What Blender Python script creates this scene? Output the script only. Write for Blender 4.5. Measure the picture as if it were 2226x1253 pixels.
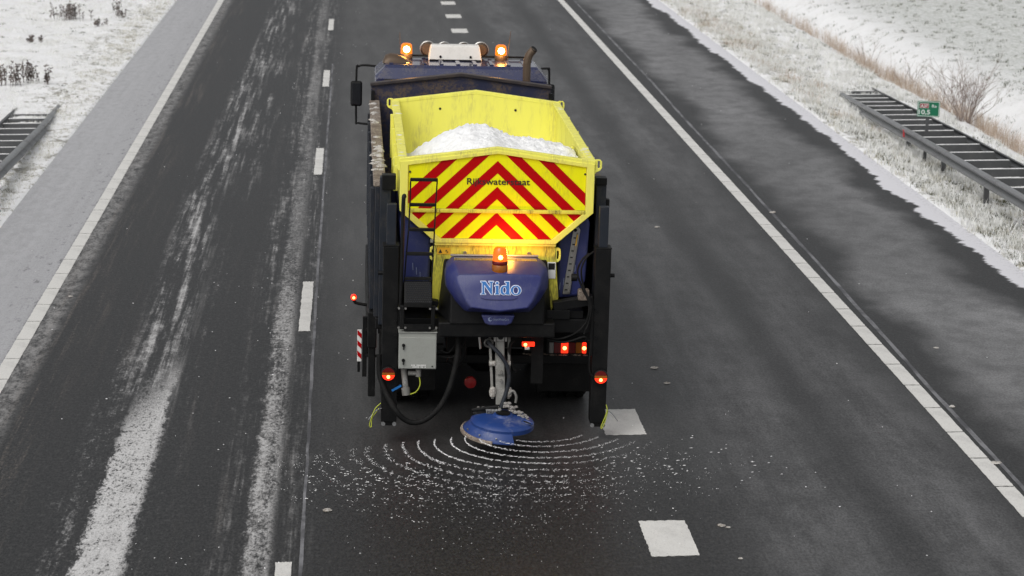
import bpy, bmesh, math, random
import numpy as np
from mathutils import Vector, Matrix
R = math.radians
random.seed(7); rng = np.random.default_rng(7)
sc = bpy.context.scene
for o in list(bpy.data.objects): bpy.data.objects.remove(o)
col = sc.collection

# ---------------------------------------------------------------- camera, sky, sun, exposure
cam_d = bpy.data.cameras.new('camera'); cam = bpy.data.objects.new('camera', cam_d); col.objects.link(cam); sc.camera = cam
cam.location = (0, 0, 7.1)
cam.rotation_euler = (R(90-12.579), 0, -R(3.84))
cam_d.sensor_width = 36; cam_d.lens = 36*5017/2226
cam_d.clip_end = 1500; cam_d.clip_start = .1
cam_d.dof.use_dof = True; cam_d.dof.focus_distance = 26.0; cam_d.dof.aperture_fstop = 2.8

SUN_EL, SUN_AZ = 50, 215          # soft, from behind the left shoulder
w = bpy.data.worlds.new('World'); sc.world = w; w.use_nodes = True
wt = w.node_tree; wt.nodes.clear()
sky = wt.nodes.new('ShaderNodeTexSky'); sky.sky_type = 'NISHITA'; sky.sun_disc = False
sky.sun_elevation = R(SUN_EL); sky.sun_rotation = R(SUN_AZ); sky.dust_density = 4; sky.air_density = 1
hs = wt.nodes.new('ShaderNodeHueSaturation'); hs.inputs['Saturation'].default_value = .12
bgn = wt.nodes.new('ShaderNodeBackground'); bgn.inputs['Strength'].default_value = .12
wo = wt.nodes.new('ShaderNodeOutputWorld')
wt.links.new(sky.outputs[0], hs.inputs['Color']); wt.links.new(hs.outputs[0], bgn.inputs[0]); wt.links.new(bgn.outputs[0], wo.inputs[0])
sd = bpy.data.lights.new('sun', 'SUN'); sd.energy = .8; sd.angle = R(40); sd.color = (1, .97, .93)
sun = bpy.data.objects.new('sun', sd); col.objects.link(sun)
_a = R(SUN_AZ); _e = R(SUN_EL)
sdir = Vector((math.sin(_a)*math.cos(_e), math.cos(_a)*math.cos(_e), math.sin(_e)))
sun.rotation_euler = sdir.to_track_quat('Z', 'Y').to_euler(); sun.location = (0, 0, 40)
vs = sc.view_settings; vs.view_transform = 'Standard'; vs.look = 'None'; vs.gamma = 1; vs.use_curve_mapping = False
vs.exposure = 0.1
sc.render.engine = 'CYCLES'; sc.cycles.max_bounces = 4; sc.cycles.diffuse_bounces = 3; sc.cycles.glossy_bounces = 2; sc.cycles.transmission_bounces = 2; sc.cycles.use_denoising = True
sc.cycles.volume_bounces = 0

# ---------------------------------------------------------------- node helper
class V:
    def __init__(s, nt, sock): s.nt, s.s = nt, sock
    def _m(s, op, o=None, o2=None, clamp=False):
        n = s.nt.nodes.new('ShaderNodeMath'); n.operation = op; n.use_clamp = clamp
        for i, v in enumerate((s, o, o2)):
            if v is None: continue
            if isinstance(v, V): s.nt.links.new(v.s, n.inputs[i])
            else: n.inputs[i].default_value = v
        return V(s.nt, n.outputs[0])
    def __add__(s, o): return s._m('ADD', o)
    def __sub__(s, o): return s._m('SUBTRACT', o)
    def __mul__(s, o): return s._m('MULTIPLY', o)
    def __radd__(s, o): return s._m('ADD', o)
    def __rmul__(s, o): return s._m('MULTIPLY', o)
    def __rsub__(s, o): return (s*-1.0)+o
    def abs(s): return s._m('ABSOLUTE')
    def mx(s, o): return s._m('MAXIMUM', o)
    def mn(s, o): return s._m('MINIMUM', o)
    def cl(s): return s._m('ADD', 0.0, clamp=True)
    def sin(s): return s._m('SINE')
    def pw(s, o): return s._m('POWER', o)
    def ss(s, a, b, lo=0., hi=1.):
        n = s.nt.nodes.new('ShaderNodeMapRange'); n.interpolation_type = 'SMOOTHSTEP'
        s.nt.links.new(s.s, n.inputs[0])
        for i, v in enumerate((a, b, lo, hi)):
            if isinstance(v, V): s.nt.links.new(v.s, n.inputs[i+1])
            else: n.inputs[i+1].default_value = v
        return V(s.nt, n.outputs[0])
    def band(s, a, b, f=.1): return s.ss(a-f, a+f)*(1-s.ss(b-f, b+f))
class Mat:
    def __init__(s, name, base=(.5, .5, .5), rough=.5, metal=0., spec=.5, coat=0., emit=None, es=0., alpha=1., trans=0.):
        s.m = bpy.data.materials.new(name); s.m.use_nodes = True; s.nt = s.m.node_tree
        s.b = s.nt.nodes['Principled BSDF']; b = s.b.inputs
        b['Base Color'].default_value = (*base, 1); b['Roughness'].default_value = rough; b['Metallic'].default_value = metal
        b['Specular IOR Level'].default_value = spec; b['Coat Weight'].default_value = coat
        b['Transmission Weight'].default_value = trans
        if emit: b['Emission Color'].default_value = (*emit, 1); b['Emission Strength'].default_value = es
        s._xyz = None
    def xyz(s):
        if s._xyz is None:
            tc = s.nt.nodes.new('ShaderNodeTexCoord'); sp = s.nt.nodes.new('ShaderNodeSeparateXYZ')
            s.nt.links.new(tc.outputs['Object'], sp.inputs[0]); s._xyz = tuple(V(s.nt, o) for o in sp.outputs)
        return s._xyz
    def noise(s, sx=1, sy=None, sz=None, detail=3, rough=.55, off=0., warp=0.):
        x, y, z = s.xyz(); sy = sx if sy is None else sy; sz = sx if sz is None else sz
        c = s.nt.nodes.new('ShaderNodeCombineXYZ')
        for i, (a, k) in enumerate(((x, sx), (y, sy), (z, sz))): s.nt.links.new((a*k+off).s, c.inputs[i])
        n = s.nt.nodes.new('ShaderNodeTexNoise'); n.inputs['Scale'].default_value = 1
        n.inputs['Detail'].default_value = detail; n.inputs['Roughness'].default_value = rough; n.inputs['Distortion'].default_value = warp
        s.nt.links.new(c.outputs[0], n.inputs['Vector'])
        return V(s.nt, n.outputs[0])
    def mix(s, f, a, b):
        n = s.nt.nodes.new('ShaderNodeMix'); n.data_type = 'RGBA'
        for v, i in ((f, 0), (a, 6), (b, 7)):
            if isinstance(v, V): s.nt.links.new(v.s, n.inputs[i])
            elif i == 0: n.inputs[0].default_value = v
            else: n.inputs[i].default_value = (*v, 1)
        return V(s.nt, n.outputs[2])
    def set(s, key, v): s.nt.links.new(v.s, s.b.inputs[key]); return s
    def bump(s, hgt, strength=.3, dist=.01):
        n = s.nt.nodes.new('ShaderNodeBump'); n.inputs['Strength'].default_value = strength; n.inputs['Distance'].default_value = dist
        s.nt.links.new(hgt.s, n.inputs['Height']); s.nt.links.new(n.outputs[0], s.b.inputs['Normal']); return s

def dirty(name, base, dirt, amount=.5, rough=.45, metal=0., scale=4., zs=1., coat=0., spec=.5, thr=.5):
    m = Mat(name, base, rough, metal, spec, coat)
    n = m.noise(scale, scale, scale*zs, 5, .65); f = m.noise(scale*9, scale*9, scale*9*zs, 2, .6, 3.)
    k = n.ss(thr-.08, thr+.22)*f.ss(.3, .65)*amount
    m.set('Base Color', m.mix(k, base, dirt)); m.set('Roughness', (k*.4+rough).cl())
    return m

M = {}
# --- asphalt: wear, frost and swept snow, all fixed to the road surface
a = Mat('asphalt', rough=.55, spec=.36); x, y, z = a.xyz()
fine = a.noise(42, 20, 20, 2, .8); grit = a.noise(17, 11, 17, 3, .75, 5.)
mid = a.noise(2.4, .30, 1, 5, .72, 2.); cloud = a.noise(2.2, 1.5, 1, 6, .75, 33.); big = a.noise(.45, .12, 1, 2, .5, 9.)
streak = a.noise(8, .20, 1, 3, .7, 4.); streak2 = a.noise(24, .45, 1, 2, .7, 14.)
clump = a.noise(6., 2.4, 5, 5, .8, 1.); speck = a.noise(26, 11, 20, 2, .8, 17.)
wave = a.noise(.9, .16, 1, 2, .5, 27.)
c = a.mix(fine.ss(.32, .72), (.004, .004, .0041), (.034, .0337, .0335))
c = a.mix(grit.ss(.5, .7)*.4, c, (.07, .069, .068))
left = 1-x.ss(-.9, -.6)
c = a.mix(left*(streak*.7+wave*.4).ss(.56, .84)*.34*fine.ss(.3, .6), c, (.12, .098, .083))
# exit lane and middle: dried salt grey
exitl = x.band(3.5, 6.3, .45)
tracks = 1-.75*x.band(4.85, 5.35, .22)-.35*x.band(3.2, 3.75, .2)
c = a.mix(exitl*tracks*(.25+.75*(mid*.6+cloud*.4).ss(.36, .66))*(.55+.3*big.ss(.35, .65))*fine.ss(.25, .75, .45, 1.), c, (.165, .165, .167))
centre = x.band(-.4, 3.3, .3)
# middle lane: grey film absent near the camera, fades in around the disc
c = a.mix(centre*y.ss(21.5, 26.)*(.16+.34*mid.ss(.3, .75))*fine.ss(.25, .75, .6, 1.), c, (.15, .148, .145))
# hard shoulder right: frost dried on the crown
wob = a.noise(.5, .33, 1, 4, .6, 21.)
sh = (x+(wob-.5)*1.5).ss(6.85, 7.5)*(1-(x+(wob-.5)*1.7).ss(8.5, 9.1))
c = a.mix(sh*(.5+.5*cloud.ss(.32, .66))*(.55+.4*big.ss(.3, .7))*fine.ss(.25, .75, .5, 1.), c, (.30, .30, .303))
# snow edge on right shoulder, ragged
jag = a.noise(1.0, 2.3, 1, 5, .75, 31.)
jag2 = a.noise(.6, .35, 1, 2, .5, 41.)
snr = (x+(jag-.5)*.55+(jag2-.5)*.5).ss(9.27, 9.33)
c = a.mix(snr*(.95-.5*grit.ss(.45, .75)*x.ss(9.35, 9.7)), c, (.70, .695, .725))
# frosted left shoulder
lfx = 1-(x+(speck-.5)*.2).ss(-4.46, -4.36)
c = a.mix(lfx*(.92-.75*clump.ss(.5, .72)*(x+(wave-.5)*1.1).ss(-5.2, -4.5))*fine.ss(.15, .6, .72, 1.), c, a.mix((streak*.25+clump*.75).ss(.36, .62), (.38, .38, .39), (.47, .47, .485)))
lf2 = x.band(-4.32, -3.98, .12)*(clump*.7+speck*.3).ss(.38, .62)
c = a.mix(lf2*.6, c, (.42, .41, .40))
lf3 = x.band(-4.05, -3.5, .2)*(streak*.6+speck*.4).ss(.5, .72)*.5
c = a.mix(lf3, c, (.24, .20, .17))
# swept snow strip in the middle of the left lane
cx = x+2.44+(clump-.5)*.32+(speck-.5)*.16
sol_w = cx.band(-.22, .22, .04)*(1-(y+(clump-.5)*7.+(speck-.5)*5.+(cx*-3.5)).ss(25.0, 27.6))
solid = sol_w*(clump*.38+speck*.72+(wave-.5)*.2).ss(.36, .54)
kern = (cx+.26-((y-40.).abs())*.012)
loose = kern.band(-.24, .34, .16)*y.ss(25., 27.)*(streak*.75+clump*.34+speck*.18+wave*.15).ss(.68, .90)
far2 = (cx-.25).band(-.25, .45, .22)*y.ss(36., 44.)*(streak*.7+clump*.35+speck*.15+wave*.2).ss(.70, .92)
rag = cx.band(-.55, -.18, .13)*(1-y.ss(27., 30.))*(streak*.45+clump*.45+speck*.35).ss(.62, .82)*.6
ragr = cx.band(.18, .55, .13)*(streak*.5+clump*.4+speck*.35+wave*.1).ss(.70, .92)*.35
s1 = solid.mx(loose*.85).mx(far2*.7).mx(rag).mx(ragr)
c = a.mix((s1*.95).cl(), c, a.mix((fine*.6+clump*.4).ss(.36, .6), (.40, .395, .39), (.62, .615, .61)))
# second strip beside the lane line
dx = x+.98+(clump-.5)*.26+(speck-.5)*.12
s2 = (dx+(wave-.5)*.12).band(-.14, .11, .05)*(streak*.3+clump*.3+speck*.55+(wave-.5)*.35).ss(.44, .68)*(1-y.ss(29., 36.)*.45)
s2b = dx.band(-.45, .42, .16)*(streak*.5+clump*.4+streak2*.3+speck*.15).ss(.66, .90)*(.45+.5*y.ss(27., 36.))
s2 = s2.mx(s2b)
c = a.mix((s2*.85).cl(), c, a.mix((fine*.4+clump*.6).ss(.38, .62), (.28, .275, .27), (.56, .555, .55)))
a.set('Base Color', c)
snowm = (s1.mx(s2).mx(snr).mx(lfx)).cl()
a.set('Roughness', (snowm*.35+.5).cl())
a.bump(grit, .35, .006)
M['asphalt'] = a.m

m = Mat('line_paint', rough=.7); n = m.noise(1.6, 1.2, 1, 5, .7); f = m.noise(60, 60, 60, 2, .7)
m.set('Base Color', m.mix((n.ss(.42, .72)*.45+f.ss(.5, .75)*.4).cl(), (.66, .65, .62), (.27, .26, .25))); m.bump(f, .3, .004); M['paint'] = m.m
m = Mat('joint_sealant', rough=.6); n = m.noise(3, 1.2, 1, 4, .7); M['seal'] = m.m
m.set('Base Color', m.mix(n.ss(.35, .65), (.06, .06, .065), (.2, .2, .21)))
# snow on the verge
m = Mat('snow_ground', rough=.8, spec=.25); x, y, z = m.xyz()
n1 = m.noise(2.2, 1.5, 2, 6, .72); n2 = m.noise(9, 6, 9, 4, .75, 6.); n3 = m.noise(.35, .25, 1, 3, .5, 12.); n4 = m.noise(30, 30, 30, 2, .7, 3.)
nearroad = (x.band(9.5, 11.8, .5)+x.band(-7.2, -5.4, .4)).cl()
thin = (n1*.5+n2*.5+nearroad*.07+(n3-.5)*.14)
bare = thin.ss(.575, .655)
grass = m.mix(n2.ss(.35, .65), (.05, .055, .03), (.19, .165, .105))
cc = m.mix(n4.ss(.2, .8), (.80, .80, .805), (.90, .90, .90))
cc = m.mix(n1.ss(.45, .65)*.25, cc, (.62, .62, .59))
cc = m.mix(bare*.72, cc, grass)
field = x.ss(14.6, 17.)
cc = m.mix(field*(.25+.6*(n2*.6+n4*.4).ss(.4, .62)), cc, (.36, .38, .34))
m.set('Base Color', cc); m.bump(n1*1.0+n2*.7+n4*.25, .8, .05); M['snow'] = m.m

def pm(key, *a_, **k): M[key] = Mat(key, *a_, **k).m
M['yellow'] = dirty('hopper_yellow', (.85, .81, .13), (.42, .37, .14), .6, .5, scale=6, zs=.22).m
M['yellow_dirty'] = dirty('grimy_yellow', (.76, .69, .07), (.08, .065, .025), .85, .5, scale=9, zs=.18, thr=.46).m
M['ref_yellow'] = dirty('reflective_yellow', (.83, .82, .004), (.45, .41, .04), .45, .5, scale=8, spec=.2, zs=.2).m
M['ref_red'] = dirty('reflective_red', (.42, .0, .002), (.2, .012, .006), .3, .5, scale=5, spec=.12).m
M['blue_lid'] = dirty('blue_plastic', (.024, .030, .135), (.12, .125, .19), .5, .42, scale=7, zs=.4, thr=.5, spec=.5).m
M['blue_tank'] = dirty('tank_blue', (.022, .03, .13), (.10, .11, .18), .35, .5, scale=6).m
M['cab_blue'] = dirty('cab_blue', (.012, .017, .07), (.11, .085, .05), .45, .25, scale=3, coat=.6).m
M['bulk_blue'] = dirty('bulkhead_paint', (.012, .016, .05), (.16, .11, .055), .8, .6, scale=4.5, thr=.47).m
M['black'] = dirty('black_steel', (.0045, .0047, .005), (.028, .026, .024), .45, .5, scale=6, spec=.2).m
M['black_rubber'] = dirty('black_rubber', (.005, .005, .005), (.04, .038, .036), .4, .7, scale=9, spec=.2).m
M['grey_steel'] = dirty('salty_steel', (.20, .195, .18), (.5, .49, .47), .7, .55, .35, scale=7).m
M['stainless'] = dirty('stainless', (.45, .44, .42), (.25, .24, .22), .5, .35, .8, scale=9).m
M['box_grey'] = dirty('cabinet_grey', (.30, .31, .285), (.2, .2, .17), .35, .5, scale=7).m
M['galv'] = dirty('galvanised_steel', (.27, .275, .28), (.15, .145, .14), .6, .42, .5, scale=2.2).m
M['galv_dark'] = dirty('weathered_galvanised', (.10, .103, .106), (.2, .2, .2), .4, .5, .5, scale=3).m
M['wall_steel'] = dirty('tipper_side', (.014, .018, .026), (.07, .06, .05), .5, .5, scale=4, spec=.3).m
M['crust'] = dirty('salt_crust', (.12, .09, .07), (.34, .29, .24), .9, .9, scale=6, thr=.4).m
M['crust_white'] = dirty('wet_salt_crust', (.50, .48, .45), (.17, .14, .11), .95, .9, scale=6, thr=.42).m
M['white_box'] = dirty('white_housing', (.72, .70, .66), (.35, .32, .27), .4, .4, scale=8).m
M['dirty_brown'] = dirty('road_film_brown', (.11, .075, .05), (.2, .16, .12), .5, .5, .4, scale=6).m
M['rail_brown'] = dirty('worn_edge', (.028, .022, .024), (.10, .07, .05), .7, .5, scale=8).m
pm('white', (.75, .74, .72), .5); pm('dark_hole', (.004, .004, .004), .8); pm('glass_dark', (.012, .013, .016), .08)
pm('bolt', (.42, .41, .39), .35, .8); pm('yellow_cord', (.45, .5, .04), .6); pm('sticker', (.7, .42, .02), .5)
pm('amber_glow', (.2, .03, .002), .3, emit=(1, .20, .004), es=1.3); pm('amber_core', (1, .8, .4), .3, emit=(1, .72, .30), es=14.)
pm('amber_glass', (.3, .035, .002), .2, emit=(1, .17, .005), es=1.0); pm('amber_core_rear', (1, .7, .3), .3, emit=(1, .50, .08), es=9.)
pm('red_lens', (.12, .003, .003), .25); pm('red_glow', (.5, .01, .005), .3, emit=(1, .03, .008), es=1.6); pm('red_core', (1, .3, .1), .3, emit=(1, .22, .05), es=12.)
pm('orange_lens', (.30, .09, .005), .25); pm('clear_lens', (.22, .21, .2), .2)
pm('sign_green', (.004, .145, .07), .4); pm('sign_red', (.30, .012, .03), .4); pm('sign_white', (.66, .70, .67), .4)
pm('red_reflector', (.5, .02, .03), .35)
pm('text_black', (.012, .012, .010), .5); pm('text_blue', (.012, .14, .42), .4); pm('text_white', (.72, .75, .85), .4); pm('text_faint', (.25, .3, .45), .5)
M['disc_blue'] = dirty('spinner_blue', (.012, .042, .18), (.42, .41, .40), .55, .45, scale=3.5, thr=.56).m
m = Mat('road_salt', rough=.85, spec=.2); n = m.noise(14, 14, 14, 4, .7)
m.b.inputs['Subsurface Weight'].default_value = 0.0
m.set('Base Color', m.mix(n.ss(.3, .7), (.88, .88, .878), (.94, .94, .935))); m.bump(n, .6, .03); M['salt'] = m.m
m = Mat('salt_pale', (.78, .76, .62), .85, spec=.2); M['salt_pale'] = m.m
M['salt_grey'] = dirty('wet_salt', (.30, .285, .27), (.12, .105, .095), .8, .85, scale=9, thr=.45).m
def blade(key, c0, c1, sc_=6):
    m = Mat(key, rough=.85, spec=.15); n = m.noise(sc_, sc_, sc_*.5, 3, .6); m.set('Base Color', m.mix(n.ss(.35, .65), c0, c1)); M[key] = m.m
blade('frost_grass', (.72, .71, .66), (.40, .375, .29)); blade('snow_grass', (.86, .86, .85), (.68, .68, .64)); blade('green_grass', (.03, .04, .016), (.105, .105, .05))
blade('reed', (.58, .49, .41), (.36, .27, .20)); blade('dark_weed', (.075, .062, .057), (.19, .16, .145), 12); blade('twig', (.17, .125, .10), (.34, .28, .25), 9)

# ---------------------------------------------------------------- mesh helper
class MB:
    def __init__(s): s.v, s.f = [], []
    def add(s, vs_, fs): o = len(s.v); s.v += [tuple(p) for p in vs_]; s.f += [tuple(i+o for i in f) for f in fs]; return s
    def box(s, x0, x1, y0, y1, z0, z1):
        return s.add([(x0,y0,z0),(x1,y0,z0),(x1,y1,z0),(x0,y1,z0),(x0,y0,z1),(x1,y0,z1),(x1,y1,z1),(x0,y1,z1)],
                     [(0,3,2,1),(4,5,6,7),(0,1,5,4),(1,2,6,5),(2,3,7,6),(3,0,4,7)])
    def bar(s, p0, p1, wd, ht, up=(0, 0, 1)):
        p0, p1 = Vector(p0), Vector(p1); d = (p1-p0).normalized(); u = Vector(up)
        sd_ = d.cross(u); sd_ = sd_.normalized() if sd_.length > 1e-5 else Vector((1, 0, 0)); u = sd_.cross(d).normalized()
        q = []
        for p in (p0, p1):
            for i, j in ((-1,-1),(1,-1),(1,1),(-1,1)): q.append(p+sd_*wd/2*i+u*ht/2*j)
        return s.add(q, [(3,2,1,0),(4,5,6,7),(0,1,5,4),(1,2,6,5),(2,3,7,6),(3,0,4,7)])
    def cyl(s, p0, p1, r0, r1=None, n=16, cap=True):
        r1 = r0 if r1 is None else r1; p0, p1 = Vector(p0), Vector(p1); d = (p1-p0).normalized()
        u = d.orthogonal().normalized(); t = d.cross(u); q = []
        for p, r in ((p0, r0), (p1, r1)):
            for k in range(n): a_ = 2*math.pi*k/n; q.append(p+u*r*math.cos(a_)+t*r*math.sin(a_))
        f = [(k, (k+1) % n, n+(k+1) % n, n+k) for k in range(n)]
        if cap: f += [tuple(range(n-1, -1, -1)), tuple(range(n, 2*n))]
        return s.add(q, f)
    def tube(s, pts, r, n=8, sub=6, rr=None):
        pts = [Vector(p) for p in pts]
        if sub > 1 and len(pts) > 2:
            P = [pts[0]*2-pts[1]]+pts+[pts[-1]*2-pts[-2]]; out = []
            for i in range(1, len(P)-2):
                for k in range(sub):
                    t = k/sub; a_, b, c_, d = P[i-1:i+3]
                    out.append(.5*((2*b)+(c_-a_)*t+(2*a_-5*b+4*c_-d)*t*t+(3*b-a_-3*c_+d)*t**3))
            pts = out+[pts[-1]]
        q, f = [], []; u = None; m_ = len(pts)
        for i, p in enumerate(pts):
            d = (pts[min(i+1, m_-1)]-pts[max(i-1, 0)]).normalized()
            if u is None: u = d.orthogonal().normalized()
            u = (u-d*u.dot(d)).normalized(); t = d.cross(u)
            ri = r if rr is None else r+(rr-r)*i/(m_-1)
            for k in range(n): a_ = 2*math.pi*k/n; q.append(p+u*ri*math.cos(a_)+t*ri*math.sin(a_))
        for i in range(m_-1):
            for k in range(n): f.append((i*n+k, i*n+(k+1) % n, (i+1)*n+(k+1) % n, (i+1)*n+k))
        f += [tuple(range(n-1, -1, -1)), tuple(range((m_-1)*n, m_*n))]
        return s.add(q, f)
    def prism(s, poly, y0, y1):          # polygon (x,z) counter-clockwise seen from -Y
        n = len(poly)
        return s.add([(x, y0, z) for x, z in poly]+[(x, y1, z) for x, z in poly],
                     [tuple(range(n)), tuple(range(2*n-1, n-1, -1))]+[(k, n+k, n+(k+1) % n, (k+1) % n) for k in range(n)])
    def prismx(s, poly, x0, x1):         # polygon (y,z)
        n = len(poly)
        return s.add([(x0, y, z) for y, z in poly]+[(x1, y, z) for y, z in poly],
                     [tuple(range(n)), tuple(range(2*n-1, n-1, -1))]+[(k, n+k, n+(k+1) % n, (k+1) % n) for k in range(n)])
    def ring(s, outer, inner, y0, y1):
        n = len(outer)
        q = [(x, y0, z) for x, z in outer]+[(x, y0, z) for x, z in inner]+[(x, y1, z) for x, z in outer]+[(x, y1, z) for x, z in inner]
        f = []
        for k in range(n):
            j = (k+1) % n
            f += [(k, j, n+j, n+k), (2*n+k, 3*n+k, 3*n+j, 2*n+j), (k, 2*n+k, 2*n+j, j), (n+k, n+j, 3*n+j, 3*n+k)]
        return s.add(q, f)
    def lathe(s, prof, c, axis='z', n=24):
        q, f = [], []; m_ = len(prof)
        for k in range(n):
            a_ = 2*math.pi*k/n
            for r, h in prof:
                p = (r*math.cos(a_), r*math.sin(a_), h) if axis == 'z' else ((r*math.cos(a_), h, r*math.sin(a_)) if axis == 'y' else (h, r*math.cos(a_), r*math.sin(a_)))
                q.append((c[0]+p[0], c[1]+p[1], c[2]+p[2]))
        for k in range(n):
            j = (k+1) % n
            for i in range(m_-1): f.append((k*m_+i, j*m_+i, j*m_+i+1, k*m_+i+1))
        return s.add(q, f)
    def loft(s, rings, cap0=False, cap1=True):
        n = len(rings[0]); q = [p for r in rings for p in r]; f = []
        for i in range(len(rings)-1):
            for k in range(n): j = (k+1) % n; f.append((i*n+k, i*n+j, (i+1)*n+j, (i+1)*n+k))
        if cap0: f.append(tuple(range(n-1, -1, -1)))
        if cap1: f.append(tuple(range((len(rings)-1)*n, len(rings)*n)))
        return s.add(q, f)
    def build(s, name, mat, parent=None, smooth=False, bevel=0., seg=2, ang=35):
        me = bpy.data.meshes.new(name); me.from_pydata(s.v, [], s.f); me.validate()
        bm = bmesh.new(); bm.from_mesh(me); bmesh.ops.recalc_face_normals(bm, faces=bm.faces)
        if smooth:
            for fc in bm.faces: fc.smooth = True
            for e in bm.edges:
                if len(e.link_faces) == 2 and e.calc_face_angle(0) > R(ang): e.smooth = False
        bm.to_mesh(me); bm.free()
        me.materials.append(M[mat]); o = bpy.data.objects.new(name, me); col.objects.link(o)
        if parent: o.parent = parent
        if bevel:
            b = o.modifiers.new('bevel', 'BEVEL'); b.width = bevel; b.segments = seg; b.limit_method = 'ANGLE'; b.angle_limit = R(40)
        return o
def arr_obj(name, verts, faces, mat, parent=None):
    me = bpy.data.meshes.new(name); me.from_pydata(verts.tolist() if hasattr(verts, 'tolist') else verts, [], faces.tolist() if hasattr(faces, 'tolist') else faces)
    me.materials.append(M[mat]); o = bpy.data.objects.new(name, me); col.objects.link(o)
    if parent: o.parent = parent
    return o
def lump(mb, c, r, flat=.5, n=9, m_=5):      # one irregular rounded lump sitting on c
    ph = [random.uniform(0, 6.28) for _ in range(4)]; rings = []
    for i in range(m_):
        t = (i/(m_-1))*math.pi/2; rr = []
        for k in range(n):
            a_ = 2*math.pi*k/n; w_ = 1+.18*math.sin(2*a_+ph[0])+.14*math.sin(3*a_+ph[1])+.1*math.sin(5*a_+ph[2]+i)
            rr.append((c[0]+r*w_*math.cos(t*.97)*math.cos(a_), c[1]+r*w_*math.cos(t*.97)*math.sin(a_), c[2]-.004+r*flat*math.sin(t)*(1+.12*math.sin(a_*3+ph[3]))))
        rings.append(rr)
    mb.loft(rings, False, True)
def tag(o, label=None, cat=None, group=None, kind=None):
    for k, v in (('label', label), ('category', cat), ('group', group), ('kind', kind)):
        if v: o[k] = v
    return o
def empty(name, loc, label, cat, group=None, rot=(0, 0, 0)):
    o = bpy.data.objects.new(name, None); col.objects.link(o); o.location = loc; o.rotation_euler = rot; o.empty_display_size = .2
    return tag(o, label, cat, group)
def inst(src, name, parent, loc, rot=None):
    c_ = bpy.data.objects.new(name, src.data); col.objects.link(c_); c_.parent = parent; c_.location = loc
    if rot: c_.rotation_euler = rot
    return c_

# ---------------------------------------------------------------- ground and road
def hnoise(X, Y, s, seed):
    r = np.random.default_rng(seed); t = np.zeros_like(X)
    for k in range(9):
        a_ = r.uniform(0, 6.28); fq = s*r.uniform(.6, 1.9); t += np.sin((X*math.cos(a_)+Y*math.sin(a_))*fq+r.uniform(0, 6.28))*r.uniform(.5, 1)
    return t/5.
def height(X, Y):
    z = np.full_like(X, -.06)
    rt_ = X > 9.6; lf = X < -5.7
    bump = .035*hnoise(X, Y, 3.2, 1)+.022*hnoise(X, Y, 9., 2)+.02*hnoise(X, Y, 21., 4)
    wob_ = .35*hnoise(X*0, Y, .25, 5)
    base = .015-.13*np.clip(X-9.75, 0, 1.6)
    ditch = -.55*np.exp(-((X-13.9-wob_)/.75)**2)
    field = .15*np.clip((X-14.5)/4, 0, 1)
    z = np.where(rt_, base+ditch+field+bump*np.clip((X-9.6)/.35, .15, 1), z)
    bl = .02+.02*np.clip(-5.8-X, 0, 6)+bump*np.clip((-5.7-X)/.35, .15, 1)
    z = np.where(lf, bl, z)
    return z
def axis(parts):
    o = []
    for a_, b, st in parts: o += list(np.arange(a_, b-1e-6, st))
    return np.array(o+[parts[-1][1]])
gx = axis([(-600, -60, 90), (-60, -26, 4), (-26, -14, .6), (-14, -9, .16), (-9, -5.68, .09), (-5.68, 9.58, 1.9), (9.58, 13, .09), (13, 18, .14), (18, 28, .3), (28, 60, 4), (60, 600, 90)])
gy = axis([(-200, 0, 40), (0, 24, 3), (24, 60, .13), (60, 84, .2), (84, 120, 4), (120, 900, 90)])
GX, GY = np.meshgrid(gx, gy); GZ = height(GX, GY); nx, ny = len(gx), len(gy)
idx = np.arange(nx*ny).reshape(ny, nx)
F = np.stack([idx[:-1, :-1], idx[:-1, 1:], idx[1:, 1:], idx[1:, :-1]], -1).reshape(-1, 4)
g = arr_obj('ground', np.stack([GX, GY, GZ], -1).reshape(-1, 3), F, 'snow'); tag(g, kind='structure')
for p in g.data.polygons: p.use_smooth = True

rb = MB()
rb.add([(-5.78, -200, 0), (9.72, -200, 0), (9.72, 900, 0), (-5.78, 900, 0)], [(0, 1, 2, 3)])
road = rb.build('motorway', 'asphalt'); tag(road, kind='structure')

def sheet(name, mat, w_, l_, z_=.004, rag_=.012, n=14):     # thin painted slab, slightly ragged outline, origin at its near centre
    pts = []
    for k in range(n): pts.append((-w_/2+w_*k/n, random.uniform(-rag_, rag_)))
    for k in range(n*2): pts.append((w_/2+random.uniform(-rag_, rag_)*.5, l_*k/(n*2)))
    for k in range(n): pts.append((w_/2-w_*k/n, l_+random.uniform(-rag_, rag_)))
    for k in range(n*2): pts.append((-w_/2+random.uniform(-rag_, rag_)*.5, l_-l_*k/(n*2)))
    N = len(pts); q = [(x_, y_, z_) for x_, y_ in pts]+[(x_, y_, .0005) for x_, y_ in pts]
    mb = MB(); mb.add(q, [tuple(range(N))]+[(k, N+k, N+(k+1) % N, (k+1) % N) for k in range(N)])
    return mb.build(name, mat, road)
d0 = [sheet('lane_dash', 'paint', .15, 3.0) for _ in range(2)]
for k, Y in enumerate([17.3+12.05*i for i in range(6)]):
    if k < 2: d0[k].location = (-.745, Y, 0)
    else: inst(d0[k % 2], 'lane_dash', road, (-.745, Y, 0))
b0 = [sheet('block_marking', 'paint', .45, 1.03) for _ in range(3)]
for k, Y in enumerate([20.24-4.03+4.03*i for i in range(15)]):
    if k < 3: b0[k].location = (2.885, Y, 0)
    else: inst(b0[k % 3], 'block_marking', road, (2.885, Y, 0))
e0 = [sheet('edge_line_segment', 'paint', .19, .965, .005, .006, 8) for _ in range(4)]
k = 0
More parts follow.
